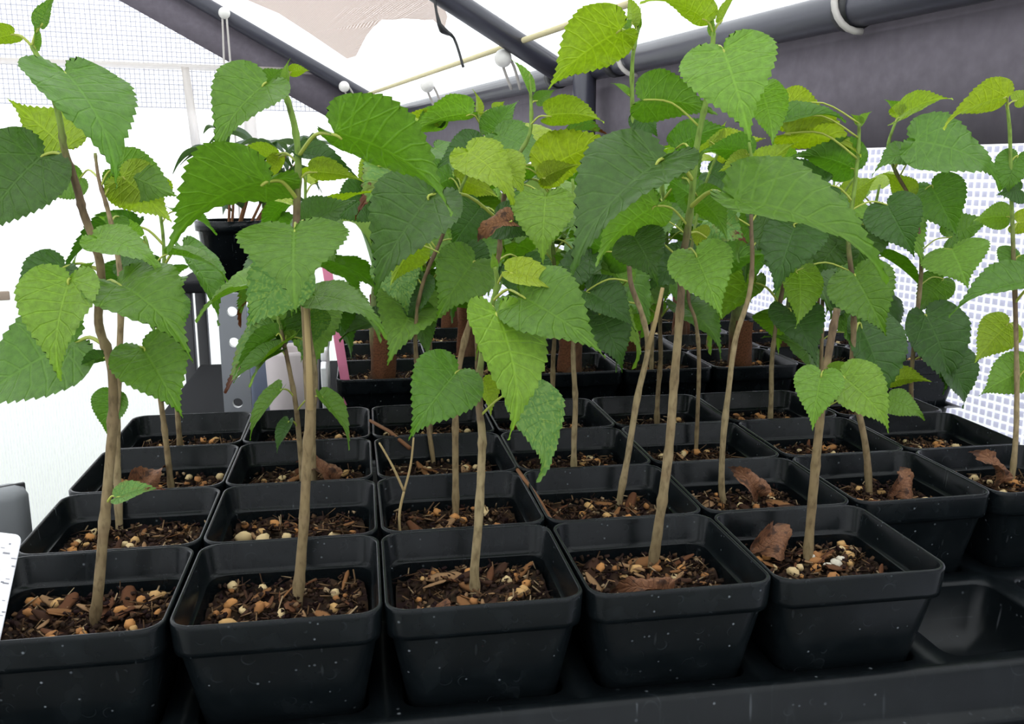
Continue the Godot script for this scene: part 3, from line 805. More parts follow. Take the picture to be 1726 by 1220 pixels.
	for s in [[-0.0150, 0.0417, 0.0105], [-0.0165, 0.0416, 0.0105], [-0.055, 0.0348, 0.0095], [-0.0735, 0.0318, 0.009], [-0.0762, 0.0306, 0.009], [-0.077, 0.0290, 0.009], [-0.077, 0.004, 0.003], [-0.0755, 0.004, 0.003], [-0.0755, 0.0288, 0.009], [-0.055, 0.0338, 0.009], [-0.0160, 0.0398, 0.0105]]:
		wall_rows.append(loop(s[1], s[1], s[0], s[2], 7))
	pot_wall = skin(wall_rows, true)

# ---------------------------------------------------------------- the house of tubes and film

func plate(a: Vector3, b: Vector3, c: Vector3, d: Vector3, thick: Vector3, tile: float) -> ArrayMesh:
	# a flat sheet a-b-c-d (round the outline) with thickness, uv in tiles of metres
	var st := SurfaceTool.new()
	st.begin(Mesh.PRIMITIVE_TRIANGLES)
	var ux := (b - a).normalized()
	var uy := (d - a - ux * (d - a).dot(ux)).normalized()
	for side in [Vector3.ZERO, thick]:
		for p in [a, b, c, a, c, d]:
			st.set_uv(Vector2((p - a).dot(ux), (p - a).dot(uy)) / tile)
			st.add_vertex(p + side)
	var ring := [a, b, c, d]
	for k in 4:
		var p: Vector3 = ring[k]
		var q: Vector3 = ring[(k + 1) % 4]
		for w in [p, q, q + thick, p, q + thick, p + thick]:
			st.set_uv(Vector2.ZERO)
			st.add_vertex(w)
	st.generate_normals()
	return st.commit()

func build_house() -> void:
	house = Transform3D(Basis(Vector3.UP, -(-0.20767)), Vector3(EYE.x, 0, EYE.z))
	var h := func(u, v, y): return Vector3(v, y, -u)
	var ridge_y := EAVE + SLOPE * (WALL_R - RIDGE)
	var out_v := Vector3(0.003, 0, 0)
	var out_u := Vector3(0, 0, -0.003)
	structure("floor", "pale gravel floor of the greenhouse", "floor", box(Vector3(WALL_R - WALL_L + 0.1, 0.06, FAR - NEAR + 0.1)), M.floor, house * Transform3D(Basis(), Vector3((WALL_R + WALL_L) / 2, -0.03, -(FAR + NEAR) / 2)))
	structure("ground", "pale ground outside the greenhouse", "ground", box(Vector3(40, 0.04, 40)), M.ground, Transform3D(Basis(), Vector3(0, -0.09, -2)))
	structure("wall_right", "clear film with a white square scrim on the right side", "wall", plate(h.call(NEAR, WALL_R, 0.0), h.call(FAR, WALL_R, 0.0), h.call(FAR, WALL_R, EAVE), h.call(NEAR, WALL_R, EAVE), out_v, 0.08), M.grid_film, house)
	structure("wall_left", "ribbed white film wall on the far left", "wall", plate(h.call(NEAR, WALL_L, 0.0), h.call(FAR, WALL_L, 0.0), h.call(FAR, WALL_L, EAVE), h.call(NEAR, WALL_L, EAVE), -out_v, 0.3), M.far_film, house)
	structure("wall_back", "ribbed white film on the end wall below the welded band", "wall", plate(h.call(FAR, WALL_L, 0.0), h.call(FAR, WALL_R, 0.0), h.call(FAR, WALL_R, EAVE), h.call(FAR, WALL_L, EAVE), out_u, 0.3), M.far_film, house)
	structure("wall_front", "white film end wall behind the viewer", "wall", plate(h.call(NEAR, WALL_L, 0.0), h.call(NEAR, WALL_R, 0.0), h.call(NEAR, WALL_R, EAVE), h.call(NEAR, WALL_L, EAVE), -out_u, 0.3), M.far_film, house)
	for e in [[FAR, "wall_back_gable", out_u], [NEAR, "wall_front_gable", -out_u]]:
		structure(e[1], "netted white film in the gable above the band", "wall", plate(h.call(e[0], WALL_L, EAVE), h.call(e[0], WALL_R, EAVE), h.call(e[0], RIDGE + 0.001, ridge_y), h.call(e[0], RIDGE - 0.001, ridge_y), e[2], 0.3), M.far_film_upper, house)
	var up: Vector3 = Vector3(0, 0.003, 0)
	structure("ceiling", "bright white film of the right roof slope", "roof", plate(h.call(NEAR, WALL_R, EAVE + 0.03), h.call(FAR, WALL_R, EAVE + 0.03), h.call(FAR, RIDGE, ridge_y + 0.03), h.call(NEAR, RIDGE, ridge_y + 0.03), up, 0.3), M.roof_film, house)
	structure("ceiling_001", "bright white film of the left roof slope", "roof", plate(h.call(NEAR, WALL_L, EAVE + 0.03), h.call(FAR, WALL_L, EAVE + 0.03), h.call(FAR, RIDGE, ridge_y + 0.03), h.call(NEAR, RIDGE, ridge_y + 0.03), up, 0.3), M.roof_film, house)
	# welded band and hanging straps on the end wall
	structure("trim_1", "pale welded band across the end wall", "trim", plate(h.call(FAR - 0.006, WALL_L, 1.672), h.call(FAR - 0.006, 0.6, 1.684), h.call(FAR - 0.006, 0.6, 1.704), h.call(FAR - 0.006, WALL_L, 1.692), out_u * -0.5, 0.3), M.strap, house)
	structure("trim_2", "slanting pale webbing strap on the end wall, left of the pair", "strap", plate(h.call(FAR - 0.008, 0.132, 1.69), h.call(FAR - 0.008, 0.157, 1.69), h.call(FAR - 0.008, 0.18, 1.43), h.call(FAR - 0.008, 0.148, 1.43), out_u * -0.7, 0.1), M.strap, house)
	structure("trim_3", "upright pale webbing strap on the end wall, right of the pair", "strap", plate(h.call(FAR - 0.008, 0.328, 1.68), h.call(FAR - 0.008, 0.362, 1.68), h.call(FAR - 0.008, 0.372, 1.40), h.call(FAR - 0.008, 0.325, 1.40), out_u * -0.7, 0.1), M.strap, house)
	# steel tubes
	var tubes := [
		["eave_tube", "long dark grey steel eave tube at upper right", h.call(FAR, WALL_R - 0.03, EAVE), h.call(NEAR, WALL_R - 0.03, EAVE)],
		["rafter_tube", "dark rafter tube slanting up at upper left above the purple-grey valance", h.call(FAR - 0.03, WALL_R - 0.03, EAVE), h.call(FAR - 0.03, RIDGE, ridge_y - 0.02)],
		["rafter_tube", "dark rafter tube slanting down to the eave at top centre", h.call(1.86, WALL_R - 0.03, EAVE), h.call(1.86, RIDGE, ridge_y - 0.02)],
		["corner_post", "dark corner post below the meeting of the tubes", h.call(FAR - 0.03, WALL_R - 0.03, EAVE), h.call(FAR - 0.03, WALL_R - 0.03, 0.0)],
		["side_post", "dark upright post against the right valance", h.call(1.72, WALL_R - 0.05, EAVE), h.call(1.72, WALL_R - 0.05, 0.0)]]
	for t in tubes:
		single(t[0], t[1], "pole", tube([t[2], t[2].lerp(t[3], 0.5), t[3]], [0.024, 0.024, 0.024], 20), M.tube, house)
	var collars := [1.62, 1.9, 0.98]
	for k in 3:
		single("pole_clamp", ["dark clamp ring on the eave tube beside the rafter joint", "dark clamp ring where the rafter meets the eave tube", "dark clamp ring on the near part of the eave tube"][k], "clamp", tube([h.call(collars[k] - 0.012, WALL_R - 0.03, EAVE), h.call(collars[k] + 0.012, WALL_R - 0.03, EAVE)], [0.027, 0.027], 18), M.black, house)
	# valances: cloth skirts hung from the tubes
	single("cloth_valance", "dark purple-grey cloth valance hung under the right eave tube", "valance", plate(h.call(NEAR, WALL_R - 0.003, EAVE), h.call(FAR - 0.06, WALL_R - 0.003, EAVE), h.call(FAR - 0.06, WALL_R - 0.003, 1.382), h.call(NEAR, WALL_R - 0.003, 1.382), -out_v * 0.5, 0.3), M.cloth, house)
	single("cloth_valance", "purple-grey cloth valance slanting under the left rafter tube", "valance", plate(h.call(FAR - 0.004, WALL_R - 0.05, EAVE), h.call(FAR - 0.004, RIDGE, ridge_y - 0.02), h.call(FAR - 0.004, RIDGE, ridge_y - 0.16), h.call(FAR - 0.004, WALL_R - 0.05, EAVE - 0.135), -out_u * 0.5, 0.3), M.cloth, house)
	# netting under the roof, with a torn edge
	var flat: Array = [2.88,.632,2.874,.576,2.838,.498,2.825,.417,2.842,.345,2.835,.303,2.725,.299,2.618,.312,2.451,.329,2.334,.337,2.257,.333,2.227,.319,2.146,.311,2.1,.296,2.077,.281,2.03,.275,2.051,.252,2.035,.246,1.955,.265,1.92,.281,1.92,.29,1.92,.31,1.92,.438,1.92,.592]
	var poly := PackedVector2Array()
	for k in flat.size() / 2:
		poly.append(Vector2(flat[2 * k], flat[2 * k + 1]))
	var st := SurfaceTool.new()
	st.begin(Mesh.PRIMITIVE_TRIANGLES)
	var sagn := FastNoiseLite.new()
	sagn.seed = 2
	sagn.frequency = 2.5
	for q in Geometry2D.triangulate_polygon(poly):
		var p: Vector2 = poly[q]
		st.set_uv(p / 0.35)
		st.add_vertex(h.call(p.x, WALL_R - p.y, EAVE + p.y * SLOPE - 0.03 + sagn.get_noise_2d(p.x, p.y) * 0.02))
	st.index()
	st.generate_normals()
	single("shade_netting", "torn beige shade netting hanging under the roof film", "netting", st.commit(), M.net, house)
	var sm: Array = [3.288,.135,1.379,.137]
	single("roof_seam", "yellowish seam rope running along the roof film", "rope", tube([h.call(sm[0], WALL_R - sm[1], EAVE + sm[1] * SLOPE - 0.01), h.call(sm[2], WALL_R - sm[3], EAVE + sm[3] * SLOPE - 0.01)], [0.006, 0.006], 8), M.seam, house)
	# ball bungees
	var balls: Array = [Vector3(-.3237, 1.8608, -2.9174), Vector3(.0591, 1.6401, -2.998), Vector3(.1831, 1.6038, -3.0242), Vector3(.2906, 1.5809, -2.2252), Vector3(.406, 1.5865, -1.6256)]
	var where := ["hanging from the left rafter", "at the lower end of the left rafter", "at the corner of the tubes", "under the roof beside the corner", "under the roof beside the top rafter"]
	for k in balls.size():
		var b := thing("bungee_ball", "white ball of an elastic tie " + where[k], "ball tie", "ball bungees on the frame", balls[k])
		var sp := SphereMesh.new()
		sp.radius = 0.019
		sp.height = 0.038
		sp.radial_segments = 20
		sp.rings = 12
		part(b, "ball", sp, M.ball)
		var reach := Vector3(0.035, -0.06, -0.04)
		if k == 0:
			reach = Vector3(0.0, -0.75, 0.0)
		for s in [-1, 1]:
			var o := Vector3(0.006 * s, 0.012, 0)
			part(b, "cord", tube(smooth([o, reach * 0.4 + Vector3(0.012 * s, 0.01, 0), reach + Vector3(0.01 * s, 0, 0)], 4), [0.0035, 0.0035, 0.0035, 0.0035, 0.0035, 0.0035, 0.0035, 0.0035, 0.0035], 6), M.cord)
	var hoops := [1.0, 1.58]
	for k in 2:
		var pts := []
		for i in 13:
			var a := deg_to_rad(60.0 + i * 18.0)
			pts.append(h.call(hoops[k] - i * 0.003, WALL_R - 0.03 + cos(a) * 0.030, EAVE + sin(a) * 0.030))
		var rr := []
		rr.resize(13)
		rr.fill(0.0045)
		single("elastic_loop", ["pale elastic loop round the near eave tube, upper right", "pale elastic loop round the eave tube near the middle"][k], "elastic loop", tube(pts, rr, 7), M.cord, house)
	single("tie_wire", "dark tie wire knotted below the top rafter", "wire", tube(smooth([h.call(1.86, 0.56, 1.74), h.call(1.84, 0.57, 1.64), h.call(1.87, 0.61, 1.62), h.call(1.84, 0.62, 1.56)], 4), [0.003, 0.003, 0.003, 0.003, 0.005, 0.008, 0.006, 0.004, 0.003, 0.003, 0.003, 0.003, 0.003], 6), M.black, house)
	single("wall_clip", "small brown clip on the white film at the left edge", "clip", slab(Vector3(0.05, 0.03, 0.01), 0.004), M.tape, house * Transform3D(Basis(), Vector3(-0.475, 0.93, -(FAR - 0.02))))

# ---------------------------------------------------------------- bench, trays, pots

func build_tray(label: String, x0: float, z0: float, cells: Array, rail: bool) -> void:
	# cells: array of [column, row]; the tray's front left corner lies at x0, z0
	var t := thing("growing_tray", label, "tray", "", Vector3(x0, RIM, z0))
	var web := []
	var hole := loop(0.0386, 0.0380, -0.052, 0.009, 5)
	var deep := loop(0.0350, 0.0344, -0.0785, 0.009, 5)
	var cell_rows := [loop(STEP_X / 2, STEP_Z / 2, -0.052, 0.0002, 5), hole, loop(0.0380, 0.0374, -0.0535, 0.009, 5)]
	var zero := PackedVector3Array()
	for k in 20:
		zero.append(Vector3(0, -0.0785, 0))
	var collar := skin(cell_rows, true)
	var pocket := skin([loop(0.0380, 0.0374, -0.0535, 0.009, 5), deep, zero], true)
	var cols := 0
	var rows := 0
	for c in cells:
		web.append([collar, Transform3D(Basis(), Vector3((c[0] + 0.5) * STEP_X, 0, -(c[1] + 0.5) * STEP_Z))])
		cols = maxi(cols, c[0] + 1)
		rows = maxi(rows, c[1] + 1)
	part(t, "web", joined(web), M.tray)
	for c in cells:
		part(t, "pocket", pocket, M.tray, Transform3D(Basis(), Vector3((c[0] + 0.5) * STEP_X, 0, -(c[1] + 0.5) * STEP_Z)))
	# moulded rail round the edge: ridge, skirt and foot flange
	var prof := [Vector2(-0.001, -0.0522), Vector2(0.0015, -0.0500), Vector2(0.004, -0.0485), Vector2(0.0075, -0.0488), Vector2(0.0095, -0.0508), Vector2(0.0115, -0.0690), Vector2(0.0125, -0.0712), Vector2(0.0185, -0.0718), Vector2(0.0190, -0.0735), Vector2(0.0188, -0.0790)]
	var lines := []
	for p in prof:
		var l := PackedVector3Array()
		var w := cols * STEP_X
		var d := rows * STEP_Z
		for q in loop(w / 2 + p.x, d / 2 + p.x, p.y, 0.006 + p.x, 5):
			l.append(q + Vector3(w / 2, 0, -d / 2))
		lines.append(l)
	if rail:
		part(t, "rail", skin(lines, true), M.tray)

func ordinal(n: int) -> String:
	return ["first", "second", "third", "fourth", "fifth", "sixth", "seventh", "eighth", "ninth"][n]

func add_pot(at: Vector3, label: String, group: String, seed_: int) -> Node3D:
	var rng := RandomNumberGenerator.new()
	rng.seed = seed_
	var pt := thing("square_pot", label, "pot", group, at + Vector3(rng.randf_range(-0.0006, 0.0006), 0, rng.randf_range(-0.0004, 0.0004)), rng.randf_range(-0.012, 0.012))
	var wide := Transform3D(Basis.from_scale(Vector3(1.028, 1, 1.006)), Vector3.ZERO)
	part(pt, "collar", pot_rim, M.pot, wide)
	part(pt, "wall", pot_wall, M.pot, wide)
	return pt

# potting mix: soil bed, countable grit and bark on it, and uncountable fine litter
func add_mix(at: Vector3, label: String, pebbles: int, chips: int, seed_: int, level := -0.023) -> Node3D:
	var rng := RandomNumberGenerator.new()
	rng.seed = seed_ * 7 + 3
	var t := thing("potting_mix", label, "soil", "potting mix in the pots", at + Vector3(0, level, 0))
	var turn := Basis(Vector3.UP, (rng.randi() % 4) * PI / 2)
	part(t, "soil", soil_mesh[rng.randi() % 5], M.soil, Transform3D(turn, Vector3.ZERO))
	part(t, "fine_litter", crumb_mesh[rng.randi() % 5], M.crumb, Transform3D(turn, Vector3.ZERO)).set_meta("kind", "stuff")
	for k in pebbles:
		var s := rng.randf_range(0.0028, 0.0072)
		var p := Vector3(rng.randf_range(-0.034, 0.034), s * 0.28, rng.randf_range(-0.034, 0.034))
		var b := Basis.from_euler(Vector3(rng.randf_range(-0.5, 0.5), rng.randf() * TAU, rng.randf_range(-0.5, 0.5))).scaled_local(Vector3(s * rng.randf_range(0.8, 1.4), s, s))
		part(t, "pebble", pebble_mesh[rng.randi() % 5], M.pebble[rng.randi() % 4], Transform3D(b, p + Vector3(0, 0.002, 0)))
	for k in chips:
		var l := rng.randf_range(0.006, 0.020)
		var p := Vector3(rng.randf_range(-0.030, 0.030), 0.003 + rng.randf() * 0.002, rng.randf_range(-0.031, 0.031))
		var b := Basis.from_euler(Vector3(rng.randf_range(-0.5, 0.5), rng.randf() * TAU, rng.randf_range(-0.6, 0.6))).scaled_local(Vector3(l * rng.randf_range(0.2, 0.5), l * 0.28, l))
		part(t, "bark_chip", chip_mesh[rng.randi() % 5], M.chip[rng.randi() % 4], Transform3D(b, p))
	return t

func cell(c: int, r: int) -> Vector3:
	return Vector3((c + 0.5) * STEP_X, RIM, -(r + 0.5) * STEP_Z)

const ROWS := ["front row", "second row", "third row", "fourth row"]

func build_bench() -> void:
	var t := thing("staging_bench", "dark staging bench under the trays", "bench", "", Vector3(0.27, 0, -0.45))
	part(t, "bench_top", slab(Vector3(0.82, 0.025, 0.98), 0.004), M.bench, Transform3D(Basis(), Vector3(0, RIM - 0.1055, 0)))
	for s in [[-0.38, 0.46], [0.38, 0.46], [-0.38, -0.46], [0.38, -0.46]]:
		part(t, "leg", slab(Vector3(0.035, RIM - 0.106, 0.035), 0.003), M.steel, Transform3D(Basis(), Vector3(s[0], 0, s[1])))
	var cells := []
	for r in 4:
		for c in 7:
			cells.append([c, r])
	build_tray("black moulded tray holding the front four rows of pots", -STEP_X, 0.0, cells, true)
	for r in 4:
		for c in range(-1, 6):
			if r == 0 and c > 3:
				continue
			var seed_ := r * 20 + c + 2
			var where := "in the %s, %s from the left" % [ROWS[r], ordinal(c + 1)]
			if c == -1:
				where = "at the left end of the %s" % ROWS[r]
			elif r == 0 and c == 3 or c == 5:
				where = "at the right end of the %s" % ROWS[r]
			add_pot(cell(c, r), "black square plastic pot %s" % where, "black pots in the front tray", seed_)
			add_mix(cell(c, r), "dark gritty potting mix in the pot %s" % where, [26, 26, 26, 24][r], [30, 22, 14, 9][r], seed_)
	# the rear tray stands a hand's breadth behind
	var rear := []
	for r in 5:
		for c in 7:
			var q := Vector3(0.062 + (c + 1) * STEP_X, 0, -0.455 - (r + 1) * STEP_Z)
			if (q - EYE).dot(house.basis.x) < WALL_R - 0.06:
				rear.append([c, r])
	build_tray("black moulded tray holding the rear rows of pots", 0.062, -0.455, rear, false)
	for c in rear:
		var q := Vector3(0.062 + (c[0] + 0.5) * STEP_X, RIM, -0.455 - (c[1] + 0.5) * STEP_Z)
		var where: String = "of rear tray row %s, %s from the left" % [["one", "two", "three", "four", "five"][c[1]], ordinal(c[0])]
		add_pot(q, "black square pot %s" % where, "black pots in the rear tray", 300 + c[1] * 10 + c[0])
		add_mix(q, "gritty potting mix in the pot %s" % where, 16, 4, 300 + c[1] * 10 + c[0], -0.016)

# ---------------------------------------------------------------- plants

const BARK := [Color(0.25, 0.185, 0.095), Color(0.19, 0.135, 0.07), Color(0.32, 0.25, 0.135)]

func stem_mesh(pts: Array, radii: Array, bark: float, seed_: int, dark := false) -> ArrayMesh:
	# pts and radii at the joints; bark is the share of the length that is woody, green above
	var p := smooth(pts, 5)
	var rad := []
	var cols := []
	var n := p.size()
	var rng := RandomNumberGenerator.new()
	rng.seed = seed_
	var next := 3
	for i in n:
		var f := float(i) / (n - 1)
		var j := f * (radii.size() - 1)
		var k := mini(int(j), radii.size() - 2)
		var r: float = lerpf(radii[k], radii[k + 1], j - k) * rng.randf_range(0.96, 1.05)
		if i == next:
			r *= 1.22
			next += rng.randi_range(5, 9)
		rad.append(r)
		var wood: Color = BARK[seed_ % 3].lerp(BARK[(seed_ + 1) % 3], rng.randf() * 0.6)
		if dark or f > bark * 0.75:
			wood = wood.lerp(Color(0.10, 0.06, 0.045), 0.55)
		cols.append(wood.lerp(Color(0.20, 0.31, 0.06), smoothstep(bark - 0.03, bark + 0.12, f)))
	return tube(p, rad, 9, cols, 0.05, seed_)

func add_leaf(plant: Node3D, b: Vector3, tip: Vector3, up: Vector3, w: float, colour: int, shape: int, foot: Vector3) -> void:
	var ax := tip - b
	var l := ax.length()
	var y := ax / l
	var z := (up - y * up.dot(y)).normalized()
	var x := y.cross(z)
	# the relief of the blade is measured in lengths
	var lf := part(plant, "leaf", leaf_mesh[shape], (M.leaf_aged if int(absf(b.x + b.z) * 9999.0) % 5 < 2 else M.leaf)[colour], Transform3D(Basis(x * w, y * l, z * l * 0.9), b))
	var gap := (foot - b).length()
	if gap > 0.002:
		var inv := lf.transform.affine_inverse()
		var mid := (foot + b) * 0.5 + Vector3(0, gap * 0.16, 0)
		var pts := smooth([foot, mid, b, b + y * l * 0.06], 4)
		var r := clampf(l * 0.013, 0.0005, 0.0011)
		var rr := []
		for i in pts.size():
			rr.append(r * (1.25 - 0.5 * i / pts.size()))
		var m := tube(pts, rr, 6)
		part(lf, "petiole", m, M.petiole, inv)

func build_seedlings() -> void:
	var k := 0
	for s in seedlings:
		k += 1
		var o: Array = s.at
		var t := thing("mulberry_seedling", s.who, "seedling", "mulberry seedlings", Vector3(o[0], o[1], o[2]))
		var pts := []
		var rad := []
		for i in s.stem.size() / 4:
			pts.append(Vector3(s.stem[4 * i], s.stem[4 * i + 1], s.stem[4 * i + 2]))
			rad.append(s.stem[4 * i + 3] * 0.8)
		part(t, "stem", stem_mesh(pts, rad, s.bark, k), M.stem)
		if s.has("stick"):
			var k3: Array = s.stick
			var a := Vector3(k3[0], k3[1], k3[2])
			var b := Vector3(k3[3], k3[4], k3[5])
			part(t, "dead_shoot", tube([a, a.lerp(b, 0.5) + Vector3(0.0005, 0, 0), b], [0.0017, 0.0014, 0.0012], 7, [], 0.06, k), M.straw)
		for f in s.leaves:
			add_leaf(t, Vector3(f[0], f[1], f[2]), Vector3(f[3], f[4], f[5]), Vector3(f[6], f[7], f[8]), f[9], int(f[10]), int(f[11]), Vector3(f[12], f[13], f[14]))

# a seedling grown by rule for the crowded rows behind
func grow(at: Vector3, tall: float, from: float, leaves: int, size: float, label: String, seed_: int, lean := Vector2.ZERO) -> void:
	var rng := RandomNumberGenerator.new()
	rng.seed = seed_
	var t := thing("mulberry_seedling", label, "seedling", "mulberry seedlings", at + Vector3(rng.randf_range(-0.008, 0.008), -0.026, rng.randf_range(-0.008, 0.008)))
	var pts := []
	var rad := []
	var drift := Vector2.ZERO
	for i in 8:
		var f := i / 7.0
		drift += Vector2(rng.randf_range(-0.006, 0.006), rng.randf_range(-0.006, 0.006)) * f
		pts.append(Vector3(drift.x + lean.x * f, tall * f, drift.y + lean.y * f))
		rad.append(lerpf(0.0021, 0.001, f))
	part(t, "stem", stem_mesh(pts, rad, rng.randf_range(0.55, 0.75), seed_), M.stem)
	for i in leaves:
		var f := lerpf(from, 1.0, (i + rng.randf() * 0.5) / leaves)
		var j := minf(f, 0.999) * 7.0
		var foot: Vector3 = pts[int(j)].lerp(pts[int(j) + 1], j - int(j))
		var a := i * 2.4 + rng.randf_range(-0.4, 0.4) + seed_
		var out := Vector3(cos(a), 0, sin(a))
		var young := smoothstep(0.78, 1.0, f)
		var l := size * rng.randf_range(0.75, 1.15) * lerpf(1.0, 0.5, young)
		var b := foot + out * l * 0.3 + Vector3(0, l * 0.22, 0)
		var pitch := rng.randf_range(-1.1, -0.25) if young < 0.6 else rng.randf_range(-0.3, 0.6)
		var dir := (out * cos(pitch) + Vector3(0, sin(pitch), 0)).normalized()
		var up := (Vector3.UP - dir * dir.y + out.cross(Vector3.UP) * rng.randf_range(-0.35, 0.35)).normalized()
		var colour: int = [0, 1, 1, 1, 2, 2][rng.randi() % 6] if young < 0.5 else [2, 3, 3][rng.randi() % 3]
		if rng.randf() < 0.07:
			colour = [4, 6][rng.randi() % 2]
		add_leaf(t, b, b + dir * l, up, l * rng.randf_range(0.7, 0.85), colour, rng.randi() % 7 if young < 0.8 else 7, foot)

# thick-stemmed plants with strap leaves in the rear tray
func grow_cane(at: Vector3, tall: float, leaves: int, label: String, seed_: int) -> void:
	var rng := RandomNumberGenerator.new()
	rng.seed = seed_
	var t := thing("ginger_plant", label, "plant", "thick-stemmed plants in the rear tray", at + Vector3(0, -0.02, 0))
	var pts := []
	var rad := []
	var cols := []
	for i in 9:
		var f := i / 8.0
		pts.append(Vector3(sin(f * 2.0 + seed_) * 0.006, tall * f, cos(f * 1.7 + seed_) * 0.005))
		rad.append(lerpf(0.0095, 0.005, f) * (1.0 + 0.08 * sin(i * 2.1)))
		cols.append(Color(0.11, 0.055, 0.03).lerp(Color(0.12, 0.16, 0.05), smoothstep(0.35, 0.7, f + rng.randf_range(-0.1, 0.1))))
	part(t, "cane", tube(pts, rad, 10, cols, 0.05, seed_), M.stem)
	# a torn papery sheath round the foot
	var rows := []
	for i in 5:
		var row := PackedVector3Array()
		for j in 12:
			var a := TAU * j / 12
			var r := 0.0105 + 0.0015 * sin(j * 2.3 + i)
			row.append(Vector3(cos(a) * r, 0.012 + i * tall * 0.1 + (rng.randf() * 0.012 if i == 4 else 0.0), sin(a) * r))
		rows.append(row)
	part(t, "dry_sheath", skin(rows, true), M.chip[0])
	for i in leaves:
		var a := i * 2.5 + seed_
		var out := Vector3(cos(a), 0, sin(a))
		var foot: Vector3 = Vector3(pts[8].x, tall * lerpf(0.7, 1.0, float(i) / leaves), pts[8].z)
		var pitch := rng.randf_range(0.2, 1.2)
		var dir := (out * cos(pitch) + Vector3(0, sin(pitch), 0)).normalized()
		var l := rng.randf_range(0.10, 0.16)
		var x := dir.cross(Vector3.UP).normalized()
		var z := x.cross(dir)
		part(t, "leaf", leaf_mesh[11 + i % 2], M.strap_leaf, Transform3D(Basis(x * l * 0.3, dir * l, z * l), foot))

func build_crowd() -> void:
	# column, row, height, where leaves begin, leaves, leaf length, label
	var rows := [
		[-1, 2, 0.175, 0.75, 4, 0.045, "thin mulberry seedling in the third row, leftmost, near the white film"],
		[-1, 3, 0.20, 0.6, 6, 0.055, "mulberry seedling in the back row of the front tray, leftmost"],
		[0, 2, 0.195, 0.5, 9, 0.055, "mulberry seedling in the third row, second from left"],
		[0, 3, 0.215, 0.4, 11, 0.06, "mulberry seedling in the back row of the front tray, second from left"],
		[1, 3, 0.25, 0.35, 15, 0.06, "mulberry seedling in the back row of the front tray, third from left"],
		[2, 2, 0.21, 0.5, 10, 0.06, "mulberry seedling in the third row, fourth from left"],
		[2, 3, 0.245, 0.35, 15, 0.062, "mulberry seedling in the back row of the front tray, fourth from left"],
		[3, 3, 0.235, 0.38, 13, 0.062, "mulberry seedling in the back row of the front tray, fifth from left"],
		[4, 3, 0.225, 0.38, 13, 0.062, "mulberry seedling in the back row of the front tray, sixth from left"],
		[5, 3, 0.205, 0.45, 9, 0.065, "mulberry seedling in the back row of the front tray, rightmost"]]
	for k in rows.size():
		var q: Array = rows[k]
		grow(cell(q[0], q[1]), q[2], q[3], q[4], q[5], q[6], 900 + k * 13)
	var more := [[1, 0, 0.24, "rear tray, first row, second pot"], [3, 0, 0.23, "rear tray, first row, fourth pot"], [5, 0, 0.21, "rear tray, first row, sixth pot"], [2, 1, 0.25, "rear tray, second row, third pot"], [4, 1, 0.23, "rear tray, second row, fifth pot"]]
	for k in more.size():
		var q: Array = more[k]
		grow(Vector3(0.062 + (q[0] + 0.5) * STEP_X, RIM + 0.006, -0.455 - ((k / 3) + 0.5) * STEP_Z), q[2], 0.35, 12, 0.065, "leafy mulberry seedling in the %s from the left" % q[3], 1500 + k * 17)
	var canes := [[0, 0, 0.11, 3], [2, 0, 0.10, 3], [4, 0, 0.10, 3], [1, 1, 0.13, 4], [3, 1, 0.12, 3], [0, 2, 0.12, 3], [2, 2, 0.13, 3], [5, 1, 0.09, 3], [1, 3, 0.13, 4], [4, 2, 0.11, 3]]
	for k in canes.size():
		var c: Array = canes[k]
		var q := Vector3(0.062 + (c[0] + 0.5) * STEP_X, RIM, -0.455 - (c[1] + 0.5) * STEP_Z)
		grow_cane(q, c[2], c[3], "thick brown-stemmed plant in the rear tray, row %s, %s pot from the left" % [["one", "two", "three", "four"][c[1]], ordinal(c[0])], 500 + k * 3)

# ---------------------------------------------------------------- things about the bench

